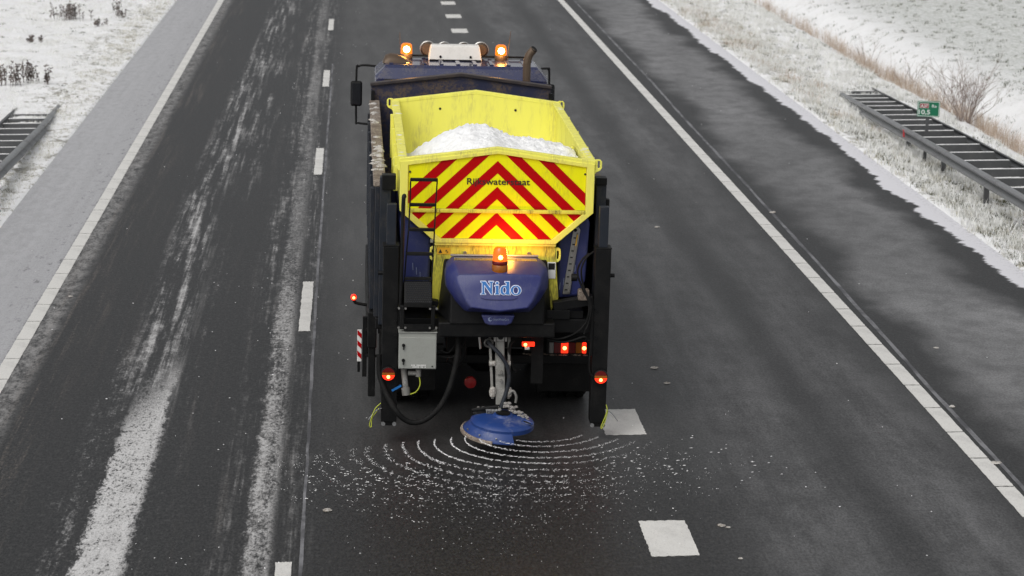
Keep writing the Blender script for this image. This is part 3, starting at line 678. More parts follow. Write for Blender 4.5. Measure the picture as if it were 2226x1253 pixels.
prot = (R(90)-TILT, 0, 0)
def circ(cx_, cy, rx, ry, n=28): return [(cx_+rx*math.cos(2*math.pi*k/n), cy+ry*math.sin(2*math.pi*k/n)) for k in range(n)]
u_ = .00072
Nn = [(0,0),(70,0),(70,12),(52,20),(52,140),(150,0),(166,0),(166,170),(188,182),(188,195),(118,195),(118,182),(138,172),(138,95),(70,195),(0,195),(0,182),(22,170),(22,20),(0,12)]
Ii = [(200,0),(275,0),(275,12),(262,22),(262,135),(205,135),(205,122),(218,112),(218,22),(200,12)]
Dd = [(385,185),(372,178),(335,190),(335,180),(385,195)]
Dd = [(352,195),(418,195),(418,22),(432,12),(432,0),(372,0),(370,12),(350,0),(325,-3),(300,10),(286,35),(284,70),(294,105),(315,128),(345,136),(372,130),(372,172),(352,182)]
Dh = circ(346, 66, 24, 46)
spl = [Nn, Ii, circ(240, 170, 23, 20, 20), Dd, Dh, circ(512, 66, 76, 72), circ(512, 66, 40, 54)]
spl = [[(p[0]-294, p[1]) for p in s_] for s_ in spl]
lo_ = onpan(1.765, .004); shape_obj('name_outline', spl, 'text_white', lid, (.018, lo_[1], lo_[2]), prot, off=.0052, sc_=u_)
lo_ = onpan(1.765, .0075); shape_obj('name_letters', spl, 'text_blue', lid, (.018, lo_[1], lo_[2]), prot, off=-.0012, sc_=u_)
lo_ = onpan(1.70, .001); MB().add([], []) ; q = MB(); q.tube([(-.19, onpan(1.735)[1]+.002, 1.735), (-.12, onpan(1.718)[1], 1.718), (.12, onpan(1.718)[1], 1.718), (.19, onpan(1.735)[1]+.002, 1.735)], .007, n=8); q.build('lid_ridge', 'blue_lid', lid, True)
text_obj('small_lettering', 'SmartWinterCare', 'text_faint', apr, (.03, -.402, 1.474), .026, .165)
shape_obj('small_emblem', [circ(0, 0, .022, .022, 20), circ(.006, .003, .014, .014, 20)], 'text_faint', apr, (-.085, -.403, 1.486), (R(90), 0, 0))
beacon(sp, .012, -.26, 2.04, .078, .20, 'amber_glass', 'amber_core_rear', 'orange_lens', .026, power=10, lx=.13, ly=.36)
MB().lathe([(.08, .0), (.084, .01), (.084, .03), (.08, .04)], (.012, -.26, 2.05), 'z', 24).build('beacon_ring', 'red_lens', sp, True)
# dark flanks of the spinner housing behind the lid
q = MB(); q.loft([[(-.56, .27, 2.0), (.56, .27, 2.0), (.62, .27, 1.40), (-.62, .27, 1.40)], [(-.50, -.18, 1.72), (.50, -.18, 1.72), (.50, -.22, 1.38), (-.50, -.22, 1.38)]], True); q.build('spinner_housing', 'black', sp, bevel=.02)
# ---- stand legs, cross beam
for s_, xa, xb in ((-1, -1.213, -1.043), (1, 1.05, 1.22)):
    q = MB(); q.box(xa, xb, 0, .18, .245, 2.17); lg = q.build('stand_leg', 'black', sp, bevel=.008)
    MB().box(xa-.005, xb+.005, -.005, .185, 2.171, 2.185).build('leg_cap', 'black', lg, bevel=.004)
    q = MB(); q.box(xa+.015, xb-.015, .015, .165, .20, .244); q.build('foot', 'black', lg, bevel=.006)
    fx = MB(); fx.cyl(((xa+xb)/2-.06, -.02, .225), ((xa+xb)/2-.06, 0, .225), .022, n=10); fx.cyl(((xa+xb)/2+.06, -.02, .225), ((xa+xb)/2+.06, 0, .225), .022, n=10); fx.build('foot_pin', 'galv', lg)
    xi = xb if s_ < 0 else xa
    bl = MB()
    for zz in (1.05, 1.2, 1.36, 1.5): bl.cyl((xi+s_*.03, -.02, zz), (xi+s_*.03, 0, zz), .014, n=8); bl.cyl((xi-s_*.0-.02, .05, zz), (xi+.02, .05, zz), .016, n=8)
    bl.build('bolts', 'black', lg)
    MB().cyl((xb-.02 if s_ > 0 else xa-.05, .08, 1.87), (xb+.05 if s_ > 0 else xa+.02, .08, 1.87), .022, n=12).build('locking_pin', 'black', lg)
    MB().box(min(xi, xi-s_*.03), max(xi, xi-s_*.03), -.012, -.002, 1.0, 1.56).build('side_plate', 'black', lg, bevel=.003)
    # telescopic inner tube behind the leg
    MB().box((xa+xb)/2-.05, (xa+xb)/2+.05, .04, .14, 2.172, 2.62).build('inner_tube', 'wall_steel', lg, bevel=.006)
    # diagonal arm from the leg to the hopper
    q = MB(); q.bar((xi, .1, 1.60), (s_*.62, .1, 1.52), .12, .10, (0, 0, 1)); q.build('support_arm', 'black', sp, bevel=.006)
q = MB(); q.box(-1.04, 1.05, .06, .24, 1.235, 1.385); q.build('cross_beam', 'black', sp, bevel=.008)
q = MB(); q.box(.52, .80, .03, .059, 1.39, 1.49); q.box(.66, .95, .10, .3, 1.388, 1.47); q.build('beam_bracket', 'black', sp, bevel=.006)
MB().box(.405, .45, .045, .058, 1.29, 1.345).build('tag_plate', 'white', sp, bevel=.002)
q = MB(); q.box(-.62, .62, -.20, .05, 1.24, 1.40); q.build('base_frame', 'black', sp, bevel=.015)
MB().box(.40, .53, .09, .12, .66, 1.234).build('rubber_strip', 'black_rubber', sp, bevel=.003)
q = MB(); q.box(-1.21, -.55, .02, .10, 1.0, 1.10); q.build('cabinet_bracket', 'black', sp, bevel=.006)
# ---- ladder, handrail and step
lads = [(-.94, -.648, 2.893), (-.944, -.66, 2.624), (-.953, -.667, 2.357), (-.973, -.676, 2.094), (-.988, -.686, 1.824)]
ldr = MB()
for sx in (0, 1):
    ldr.tube([(l_[sx]+(.006 if sx == 0 else -.006), .02, l_[2]) for l_ in lads]+[((-1.0, -.69)[sx], .02, 1.56)], .008, n=8, sub=1)
lad = ldr.build('ladder', 'black', sp, True)
for l_ in lads: MB().box(l_[0], l_[1], -.005, .045, l_[2]-.016, l_[2]+.016).build('rung', 'black', lad, bevel=.004)
q = MB(); q.tube([(-1.02, .05, 1.30), (-1.02, -.02, 1.56), (-1.012, -.02, 2.2), (-1.008, -.02, 2.66), (-1.0, .0, 2.72), (-.995, .06, 2.70)], .022, n=10, sub=5); q.build('handrail', 'black', sp, True)
q = MB(); q.loft([[(-.985, -.02, 1.80), (-.70, -.02, 1.80), (-.70, .02, 1.80), (-.985, .02, 1.80)], [(-.985, -.16, 1.60), (-.69, -.16, 1.60), (-.69, .02, 1.58), (-.985, .02, 1.58)], [(-.985, -.16, 1.55), (-.69, -.16, 1.55), (-.69, .02, 1.55), (-.985, .02, 1.55)]], True); stp = q.build('step', 'black', sp, bevel=.005)
q = MB()
for r_ in range(10):
    for c_ in range(13):
        t_ = (r_+.5)/10; xx = -.97+c_*.0215+(.01 if r_ % 2 else 0); q.bar((xx, -.022-.14*t_-.003, 1.797-.197*t_), (xx+.012, -.022-.14*t_-.003, 1.797-.197*t_+.004), .006, .006)
tag(q.build('tread_studs', 'grey_steel' if False else 'wall_steel', stp), kind='stuff')
for xx in (-1.005, -.675):
    q = MB(); q.box(xx-.022, xx+.022, -.13, -.08, 1.30, 1.56); pst = q.build('step_post', 'black', sp, bevel=.008)
    for zz in (1.325, 1.535):
        for dx_ in (-.035, .035): MB().cyl((xx+dx_, -.15, zz), (xx+dx_, -.12, zz), .012, n=8).build('bolt', 'bolt', pst)
MB().box(-.985, -.69, -.14, .05, 1.29, 1.305).build('lower_tread', 'black', sp, bevel=.004)
MB().box(-.985, -.69, -.14, -.12, 1.306, 1.36).build('kick_plate', 'black', sp, bevel=.003)
# ---- control cabinet
q = MB(); q.box(-1.035, -.632, -.12, .10, .865, 1.265); ebx = q.build('control_cabinet', 'box_grey', sp, bevel=.008)
MB().box(-1.03, -.637, -.132, -.121, .875, 1.215).build('cabinet_door', 'box_grey', ebx, bevel=.004)
MB().box(-1.042, -.625, -.135, .11, 1.2665, 1.275).build('rain_lid', 'box_grey', ebx, bevel=.003)
for zz in (1.13, .965):
    q = MB(); q.cyl((-.985, -.145, zz), (-.985, -.133, zz), .018, n=12); q.box(-.991, -.977, -.155, -.145, zz-.045, zz+.008); q.build('lock_key', 'black', ebx)
q = MB()
for k in range(11):
    for r_ in range(2):
        if random.random() < .8: q.box(-.90+.0145*k, -.90+.0145*k+.010, -.1345, -.1325, .885+r_*.02, .885+r_*.02+.013)
q.build('print_label', 'white', ebx)
MB().cyl((-.675, -.137, .90), (-.675, -.133, .90), .009, n=8).build('cabinet_screw', 'black', ebx)
# valve under cabinet
q = MB(); q.cyl((-.98, -.03, .86), (-.95, -.04, .62), .032, n=12); q.cyl((-.93, -.04, .80), (-.80, -.04, .80), .026, n=12); q.cyl((-.82, -.04, .765), (-.82, -.04, .845), .03, n=12); q.cyl((-.955, -.04, .64), (-.945, -.05, .56), .045, n=12); q.build('drain_valve', 'grey_steel', sp, True)
q = MB(); q.bar((-1.10, -.03, .60), (-1.0, -.03, .66), .02, .02); q.build('blue_lever', 'text_blue', sp)
q = MB(); q.tube([(-.81, -.05, .77), (-.80, -.06, .68), (-.84, -.06, .60), (-.92, -.06, .565)], .006, n=6); q.build('valve_cord', 'yellow_cord', sp, True)
# ---- round tail lamps on the legs
for xx, zz in ((-1.14, .795), (1.145, .78)):
    q = MB(); q.lathe([(0, -.02), (.074, -.02), (.078, -.035), (.076, -.06), (.07, -.063), (0, -.063)], (xx, 0, zz), 'y', 28); lp = q.build('round_lamp', 'black', sp, True)
    def seg_lens(zl, zh, mt):
        pts = []; r_ = .068
        for k in range(41):
            t_ = zl+(zh-zl)*k/40; pts.append((math.sqrt(max(0, r_*r_-t_*t_)), t_))
        pr = [(xx+a_, zz+b) for a_, b in pts]+[(xx-a_, zz+b) for a_, b in reversed(pts)]
        q_ = MB(); q_.prism(pr, -.078, -.0635); q_.build('lens', mt, lp)
    seg_lens(.018, .068, 'red_lens'); seg_lens(-.012, .017, 'orange_lens'); seg_lens(-.068, -.013, 'red_glow')
    q = MB(); q.lathe([(0, -.086), (.012, -.084), (.018, -.0785)], (xx, 0, zz-.03), 'y', 12); q.build('bulb_glow', 'red_core', lp, True)
q = MB(); q.tube([(1.03, -.01, 1.12), (1.02, -.02, .95), (1.03, -.02, .82), (1.075, -.03, .77)], .009, n=6); q.build('lamp_cable', 'black_rubber', sp, True)
q = MB(); q.box(.29, .425, -.02, .02, 1.10, 1.145); sl = q.build('small_red_lamp', 'red_glow', sp, bevel=.005)
q = MB(); q.lathe([(0, -.03), (.014, -.028), (.018, -.021)], (.325, 0, 1.12), 'y', 12); q.build('bulb_glow', 'red_core', sl, True)
MB().box(.32, .37, -.015, .015, 1.065, 1.095).build('lamp_tab', 'white', sl)
# reflector disc behind the arm
q = MB(); q.lathe([(0, -.03), (.06, -.025), (.068, 0), (.06, .03), (0, .04)], (-.25, .12, .66), 'y', 20); q.build('red_reflector', 'red_lens', sp, True)
# ---- discharge chute arm
q = MB(); q.bar((.045, .0, 1.27), (.06, -.20, .50), .10, .05, (0, 1, 0)); ca = q.build('spreading_arm', 'grey_steel', sp, bevel=.006)
q = MB(); q.bar((.051, -.05, 1.22), (.06, -.155, .82), .075, .03, (0, 1, 0)); q.build('arm_cover', 'grey_steel', ca, bevel=.004)
for zz in (.86, .76): MB().cyl((.06, -.215, zz), (.06, -.15, zz), .014, n=10).build('bolt', 'bolt', ca)
for s_ in (-1, 1):
    q = MB(); q.bar((.045+s_*.105, .0, 1.20), (.06+s_*.085, -.18, .56), .028, .028, (0, 1, 0)); q.build('side_strut', 'grey_steel', ca, bevel=.004)
    q = MB(); q.cyl((.05+s_*.05, -.10, .93), (.05+s_*.115, -.10, .93), .03, n=10); q.build('pivot', 'crust_white', ca, True)
    q = MB(); q.lathe([(0, .06), (.03, .045), (.04, 0), (.03, -.05), (0, -.06)], (.06+s_*.085, -.19, .64), 'z', 10); tag(q.build('salt_lump', 'crust_white', ca, True), kind='stuff')
q = MB(); q.cyl((-.18, -.05, 1.235), (.14, -.05, 1.235), .016, n=10); q.cyl((-.18, -.05, 1.24), (-.16, -.05, 1.08), .012, n=8); q.box(-.02, .0, -.09, 0, 1.17, 1.30); q.box(.1, .12, -.09, 0, 1.17, 1.30); q.box(.01, .09, -.1, -.06, 1.18, 1.26); q.build('pivot_shaft', 'stainless', ca, True)
MB().cyl((.05, -.105, 1.225), (.05, -.12, 1.225), .03, n=14).build('shaft_hole', 'dark_hole', ca)
MB().lathe([(.042, -.012), (.052, 0), (.042, .012), (.032, 0), (.042, -.012)], (-.075, -.08, 1.15), 'y', 20).build('hose_clamp', 'stainless', ca, True)
q = MB(); q.tube([(-.09, -.02, 1.18), (-.06, -.10, 1.14), (.04, -.17, 1.05), (.12, -.19, .93), (.145, -.2, .80), (.12, -.22, .66), (.08, -.25, .54), (.05, -.27, .46)], .022, n=10); q.build('feed_hose', 'wall_steel', ca, True)
q = MB(); q.tube([(.20, -.02, 1.17), (.16, -.04, 1.12), (.155, -.05, 1.0), (.19, -.06, .88), (.225, -.06, .83)], .018, n=10); q.build('loop_hose', 'black_rubber', ca, True)
q = MB(); q.tube([(.14, -.22, .62), (.19, -.22, .66), (.225, -.22, .60), (.22, -.22, .53)], .014, n=8); q.build('bracket_loop', 'grey_steel', ca, True)
# motor block, spring
q = MB(); q.cyl((-.24, -.26, .42), (-.06, -.26, .42), .045, n=14); q.box(-.20, .03, -.30, -.2, .38, .46); q.cyl((-.25, -.28, .46), (.03, -.28, .50), .022, n=10); q.build('hydraulic_motor', 'black', sp, True)
q = MB(); q.tube([(-.10+.16*k/72, -.315+.026*math.cos(k*.9), .455+.026*math.sin(k*.9)) for k in range(73)], .006, n=5, sub=1); q.build('spring', 'galv', sp, True)
q = MB()
for k in range(14): lump(q, (random.uniform(-.2, .08), -.25+random.uniform(-.04, .04), .468+.015*random.random()), random.uniform(.012, .03), .6)
for k in range(80):
    t_ = random.random()**1.3; lump(q, (.11+t_*.24+random.uniform(-.03, .03), -.24-.10*t_+random.uniform(-.05, .05), .52-.13*t_+random.uniform(-.03, .02)), random.uniform(.012, .028)*(1.1-t_*.4), .7)
tag(q.build('clinging_salt', 'salt_grey', sp, True), kind='stuff')
# spinner disc cover (tilted shallow dome) with flap and hole
DC = Vector((.075, -.36, .365))
q = MB(); q.lathe([(.06, .095), (.10, .09), (.12, .068), (.21, .06), (.30, .042), (.345, .022), (.365, .0), (.365, -.05), (.35, -.05)], (0, 0, 0), 'z', 48); dsc = q.build('spinner_disc', 'disc_blue', sp, True, ang=40); dsc.location = DC; dsc.scale = (.93, .93, .93); dsc.rotation_euler = (R(4), R(3), 0)
q = MB(); q.lathe([(.0, .075), (.075, .08), (.085, .10), (.065, .11), (0, .105)], (0, 0, 0), 'z', 20); h_ = q.build('disc_hub', 'black', dsc, True)
q = MB(); q.lathe([(.055, .0), (.07, .01), (.072, .0)], (0, 0, 0), 'z', 24); hh = q.build('hole_lip', 'disc_blue', dsc, True); hh.location = (.27, -.13, .043); hh.rotation_euler = (0, R(10), R(-25)); hh.scale = (1, .55, 1)
q = MB(); q.cyl((0, 0, -.003), (0, 0, .003), .056, n=24); hh = q.build('hole', 'dark_hole', dsc); hh.location = (.27, -.13, .041); hh.rotation_euler = (0, R(10), R(-25)); hh.scale = (1, .55, 1)
# plastic skirt segment at lower left
ang = np.linspace(R(150), R(285), 18); ri, ro = [], []
q = MB(); rings = []
for a_ in ang: rings.append([(.355*math.cos(a_), .355*math.sin(a_), -.02), (.45*math.cos(a_), .45*math.sin(a_), -.11), (.45*math.cos(a_), .45*math.sin(a_), -.125), (.365*math.cos(a_), .365*math.sin(a_), -.04)])
q.loft(rings, True, True); q.build('disc_skirt', 'disc_blue', dsc, True, ang=50)
q = MB(); rings = []
for a_ in ang[:14]: rings.append([(.448*math.cos(a_), .448*math.sin(a_), -.10), (.475*math.cos(a_), .475*math.sin(a_), -.118), (.475*math.cos(a_), .475*math.sin(a_), -.14), (.44*math.cos(a_), .44*math.sin(a_), -.127)])
q.loft(rings, True, True); q.build('skirt_crust', 'crust', dsc, True, ang=50)
for a_ in (200, 230, 258): MB().cyl((.42*math.cos(R(a_)), .42*math.sin(R(a_)), -.08), (.43*math.cos(R(a_)), .43*math.sin(R(a_)), -.065), .01, n=8).build('skirt_bolt', 'bolt', dsc)
# ---- big hose loop and cables
q = MB(); q.tube([(-1.24, .06, .98), (-1.235, .02, .78), (-1.17, -.06, .60), (-1.06, -.16, .42), (-.95, -.16, .31), (-.835, -.16, .285), (-.70, -.15, .34), (-.57, -.14, .48), (-.48, -.12, .68), (-.425, -.08, .90), (-.40, -.04, 1.08), (-.405, .04, 1.24)], .03, n=12, sub=5); q.build('brine_hose', 'black_rubber', sp, True)
for pts, r_ in (([(.98, .02, 2.12), (.90, -.02, 2.05), (.86, -.02, 1.92), (.92, -.03, 1.74), (.99, -.04, 1.60), (.98, -.05, 1.42), (.88, -.06, 1.28), (.70, -.06, 1.20), (.55, -.05, 1.21)], .011),
               ([(1.03, .02, 2.14), (.95, -.02, 2.08), (.90, -.03, 1.95), (.93, -.03, 1.76), (1.01, -.04, 1.58), (1.0, -.05, 1.40), (.95, -.05, 1.25)], .011),
               ([(.55, -.05, 1.19), (.72, -.06, 1.16), (.85, -.06, 1.19), (.95, -.05, 1.22), (.99, -.03, 1.18)], .012),
               ([(-.60, -.0, 1.05), (-.5, .0, 1.02), (-.42, .02, 1.12), (-.38, .06, 1.22)], .010), ([(-.60, .0, .98), (-.46, .0, .97), (-.36, .02, 1.08), (-.3, .06, 1.22)], .010),
               ([(-.36, .2, 1.2), (-.33, .2, .95), (-.40, .2, .85), (-.5, .2, .9)], .035)):
    q = MB(); q.tube(pts, r_, n=8, sub=5); q.build('cable', 'black_rubber', sp, True)
MB().cyl((.80, -.0, 1.86), (.86, .0, 1.86), .04, n=14).build('connector', 'black', sp, True)
q = MB(); q.box(.88, 1.0, .02, .12, 1.60, 1.72); q.build('junction_box', 'crust', sp, bevel=.015)
for xx, s_ in ((-1.215, -1), (1.22, 1)):
    q = MB(); q.tube([(xx-s_*.01, -.01, .40), (xx+s_*.06, -.03, .37), (xx+s_*.13, -.04, .28)], .006, n=6, sub=3); q.build('wire_hook', 'galv', sp, True)
    q = MB(); q.tube([(xx, -.02, .46), (xx+s_*(.06 if s_ < 0 else .01), -.03, .40), (xx+s_*(.10 if s_ < 0 else -.02), -.04, .30), (xx+s_*(.12 if s_ < 0 else -.05), -.04, .22), (xx+s_*(.10 if s_ < 0 else -.04), -.04, .20), (xx+s_*(.09 if s_ < 0 else .0), -.03, .30), (xx+s_*.02, -.02, .40)], .005, n=6, sub=4); q.build('pull_cord', 'yellow_cord', sp, True)

# ---------------------------------------------------------------- salt heap
hx = np.linspace(-.985, .985, 70); hy = np.linspace(.36, 4.78, 130); HX, HY = np.meshgrid(hx, hy)
prof_x = np.interp(hx, [-1, -.75, -.55, -.35, -.2, -.02, .1, .3, .6, .85, 1], [2.70, 2.87, 2.99, 3.09, 3.13, 3.12, 3.08, 3.00, 2.96, 2.92, 2.86])
fy = np.interp(hy, [.3, .8, 1.4, 2.0, 2.5, 3.2, 4.0, 4.8], [-.35, -.17, -.05, 0, -.06, -.36, -.62, -.7])
HZ = prof_x[None, :]+fy[:, None]+.05
HZ += (.025*hnoise(HX, HY, 6, 3)+.015*hnoise(HX, HY, 15, 6))+.012*hnoise(HX, HY, 34, 8)+rng.normal(0, .011, HX.shape)
lim = 2.49-(np.abs(HX)-.2)*0
HZ = np.maximum(HZ, 2.2+np.clip(np.abs(HX)-.62, 0, 1)*.85)
nx2, ny2 = len(hx), len(hy); id2 = np.arange(nx2*ny2).reshape(ny2, nx2)
F2 = np.stack([id2[:-1, :-1], id2[:-1, 1:], id2[1:, 1:], id2[1:, :-1]], -1).reshape(-1, 4)
heap = arr_obj('salt_heap', np.stack([HX, HY, HZ], -1).reshape(-1, 3), F2, 'salt')
for p in heap.data.polygons: p.use_smooth = True
heap.location = (1.40, 24, 0); heap.rotation_euler = (0, ROLL, 0); tag(heap, 'heap of white road salt lying in the open yellow hopper', 'salt heap')

# ---------------------------------------------------------------- salt thrown by the disc
def grains(name, P, S, mat='salt'):        # little octahedra, stretched along their flight
    V0 = np.array([(1, 0, 0), (-1, 0, 0), (0, 1, 0), (0, -1, 0), (0, 0, 1), (0, 0, -1)], float)
    F0 = np.array([(0, 2, 4), (2, 1, 4), (1, 3, 4), (3, 0, 4), (2, 0, 5), (1, 2, 5), (3, 1, 5), (0, 3, 5)])
    n_ = len(P); ca_, sa_ = np.cos(S[:, 3]), np.sin(S[:, 3])
    q_ = V0[None]*S[:, None, :3]
    x_ = q_[..., 0]*ca_[:, None]-q_[..., 1]*sa_[:, None]; y_ = q_[..., 0]*sa_[:, None]+q_[..., 1]*ca_[:, None]
    vv = np.stack([x_, y_, q_[..., 2]], -1)+P[:, None, :]
    ff = F0[None]+(np.arange(n_)*6)[:, None, None]
    return arr_obj(name, vv.reshape(-1, 3), ff.reshape(-1, 3), mat)
P, S = [], []
cxs, cys = 1.48, 23.60
def put(xx, yy, zz, sz, st, az): P.append((xx, yy, max(.008, zz))); S.append((sz*st, sz, sz, az))
for j in range(16):
    r0 = -.25+.185*j+random.gauss(0, .01)
    phi = 188.+random.uniform(-4, 4); on, run = True, 5.
    while phi < 352:
        r_ = r0+.0066*(phi-185); st_ = .20/max(r_, .4)*(1. if r_ < 1.2 else 1.5); phi += st_; run -= st_
        if run < 0:
            on = not on; far = max(0, r_-1.0)
            run = random.uniform(1.5, 4.5) if on else random.uniform(.2, 1.2)+far*random.uniform(.6, 2.2)
        if not on or r_ < .42 or r_ > 2.8: continue
        if r_ > 1.1 and random.random() < min(.85, (r_-1.1)*.6): continue
        a_ = R(phi); jit = random.gauss(0, .004+.022*max(0, r_-.9))+.012*math.sin(phi*.21+j*1.7)*max(0, r_-.7)
        xx = cxs+(r_+jit)*math.cos(a_); yy = cys+(r_+jit)*math.sin(a_)*.92
        if yy > 23.42 and xx < cxs: continue
        if phi > 300 and r_ > 1.4 and random.random() < .6: continue
        sz = random.uniform(.0013, .0030); st = random.uniform(2, 5)
        put(xx, yy, .27-.085*(r_-.4)+random.gauss(0, .004), sz, st, a_+math.pi/2+R(6))
for k in range(420):
    xx = random.gauss(1.45, .75); yy = 22.6-abs(random.gauss(0, 1.25))
    if yy > 17: put(xx, yy, random.uniform(.006, .05), random.uniform(.0015, .0042), random.uniform(1, 1.6), random.uniform(-.3, .3))
for k in range(170): put(random.gauss(1.4, .55), 22.5+random.gauss(0, .3), random.uniform(.006, .06), random.uniform(.002, .0048), random.uniform(1, 1.7), 0)
for k in range(110): put(2.4+abs(random.gauss(0, .9)), 22.9+random.gauss(0, .4), random.uniform(.006, .05), random.uniform(.002, .0045), random.uniform(2, 6), random.uniform(0, .35))
for k in range(90): put(random.uniform(-.6, .8), 22.8+random.gauss(0, .35), random.uniform(.006, .05), random.uniform(.0025, .005), random.uniform(2, 5), random.uniform(-.5, -.1))
so = grains('salt_spray', np.array(P), np.array(S)); tag(so, 'white salt grains flung in arcs behind the blue disc', 'salt grains', kind='stuff')
# crumbs all over the road: fine ones as stuff
P, S = [], []
for k in range(420):
    xx = random.uniform(-5.5, 9.2); yy = 19+55*random.random()**1.6; sz = random.uniform(.003, .009)
    if random.random() < .5: xx = random.gauss(-.9, .9)
    P.append((xx, yy, sz*.7)); S.append((sz*random.uniform(1, 1.8), sz, sz*.7, random.uniform(0, 6)))
so = grains('snow_grit', np.array(P), np.array(S)); tag(so, 'fine scattered white grit over the whole asphalt', 'grit', kind='stuff')
# larger chips of snow, one object each
chips = [(3.562, 27.14, .055, 'flat snow chip right of the round lamp, farther of two'), (3.624, 26.41, .045, 'flat snow chip between the truck and edge line, nearer of two'),
         (3.441, 21.08, .045, 'larger snow crumb right of the nearest white block marking'), (3.50, 21.02, .03, 'smaller snow crumb touching the larger one beside the nearest block marking'),
         (4.743, 36.03, .05, 'snow chip in the right lane level with the hopper chevrons'), (6.818, 37.16, .06, 'broken snow chip on the hard shoulder just beyond the edge line'),
         (6.752, 25.16, .045, 'snow chip beside the right sealed joint, farther of two'), (6.649, 22.94, .065, 'biggest snow chip, lying on the right sealed joint near the corner'),
         (-.36, 21.8, .05, 'pale snow blob right of the left sealed joint, lower left of the disc'), (7.25, 27.9, .04, 'brownish snow chip on the right hard shoulder'),
         (3.472, 20.12, .03, 'small snow crumb at the bottom, below the nearest block marking'), (-4.02, 31.6, .045, 'snow chip at the inner side of the left edge line')]
for i, (xx, yy, r_, lab) in enumerate(chips):
    q = MB(); n_ = 7; lower = [(xx+r_*random.uniform(.6, 1.1)*math.cos(2*math.pi*k/n_), yy+r_*random.uniform(.6, 1.1)*math.sin(2*math.pi*k/n_), .0055) for k in range(n_)]
    upper = [(xx+(p[0]-xx)*.75+random.uniform(-.1, .1)*r_, yy+(p[1]-yy)*.75, r_*random.uniform(.2, .4)) for p in lower]
    q.loft([lower, upper], True, True); tag(q.build('snow_chip', 'crust_white'), lab, 'snow chip', 'snow chips scattered over the asphalt')

# ---------------------------------------------------------------- guard rails
def interp(poly, Y): return tuple(float(np.interp(Y, [p[1] for p in poly], [p[i] for p in poly])) for i in (0, 2))
def guard_rail(label, front, width_, side, y_end, y_start, spacing=1.02, first_post=2):
    root = empty('guard_rail', (interp(front, y_end)[0]+side*width_/2, y_end, 0), label, 'guard rail', 'steel guard rails along the verges')
    ox, oy = root.location.x, root.location.y
    # W-shaped beam cross section (offset outward towards road, height)
    K = .74
    W = [(0, -.155), (-.05, -.15), (-.088, -.12), (-.09, -.08), (-.03, -.03), (-.01, 0), (-.03, .03), (-.09, .08), (-.088, .12), (-.05, .15), (0, .155), (.006, .150), (-.046, .142), (-.078, .114), (-.079, .084), (-.02, .036), (0, 0), (-.02, -.036), (-.079, -.084), (-.078, -.114), (-.046, -.142), (.006, -.150)]
    W = [(u, v*K) for u, v in W]
    ys = np.linspace(y_start, y_end, 60)
    for nm, dx_, fl in (('front_beam', 0, 1), ('rear_beam', side*width_, -1)):
        rings = []
        for Y in ys:
            X, Zt = interp(front, Y); rings.append([(X+dx_+u*fl*side-ox, Y-oy, Zt-.155*K+v) for u, v in W])
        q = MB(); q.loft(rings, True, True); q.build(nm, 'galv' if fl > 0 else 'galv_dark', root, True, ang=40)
    k = 0; Y = y_end-.75
    while Y > y_start:
        X, Zt = interp(front, Y); xa, xb = sorted((X, X+side*width_))
        q = MB(); q.box(xa-ox+.02, xb-ox-.02, Y-oy-.045, Y-oy+.045, Zt-.03, Zt-.022); q.box(xa-ox+.02, xb-ox-.02, Y-oy-.045, Y-oy-.037, Zt-.15, Zt-.031)
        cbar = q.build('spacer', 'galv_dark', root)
        q = MB(); q.box(xa-ox+.03, xb-ox-.03, Y-oy+.0, Y-oy+.044, Zt-.0215, Zt-.015); tag(q.build('snow_cap', 'salt', cbar), kind='stuff')
        if k % 3 == first_post % 3 and Zt > .18:
            xm = X+side*.17-ox; q = MB(); gz = float(height(np.array([xm+ox]), np.array([Y]))[0])-.15
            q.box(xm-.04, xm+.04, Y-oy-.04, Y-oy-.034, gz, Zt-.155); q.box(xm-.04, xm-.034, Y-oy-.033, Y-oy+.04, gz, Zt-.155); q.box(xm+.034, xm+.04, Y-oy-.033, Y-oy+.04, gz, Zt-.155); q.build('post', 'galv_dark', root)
        for dx_ in (-.02, .03):
            if k % 3 == 0: MB().cyl((X-ox-side*.02, Y-oy+dx_, Zt-.004), (X-ox-side*.02, Y-oy+dx_, Zt+.006), .012, n=6).build('bolt', 'bolt', root)
        Y -= spacing; k += 1
    return root
frR = [(10.50, 20, .62), (10.53, 30, .60), (10.54, 35.5, .56), (10.60, 42.9, .41), (10.80, 47.6, .20), (11.2, 53.6, -.14)]
grr = guard_rail('long steel guard rail beside the green kilometre sign', frR, .86, 1, 53.4, 22)
X, Zt = interp(frR, 43.75)
q = MB(); q.prism([(-.012, -.12), (.012, -.12), (.012, .02), (-.012, .02)], -.06, -.0); rr = q.build('red_reflector', 'red_reflector', grr); rr.location = (X-.09-grr.location.x, 43.75-grr.location.y, Zt-.04)
frL = [(-6.30, 20, .60), (-6.28, 34, .55), (-6.25, 39, .48), (-6.36, 46, .24), (-6.55, 50.5, .03)]
guard_rail('short visible end of steel guard rail at the left edge', frL, .80, -1, 50.6, 30, 1.0, 1)

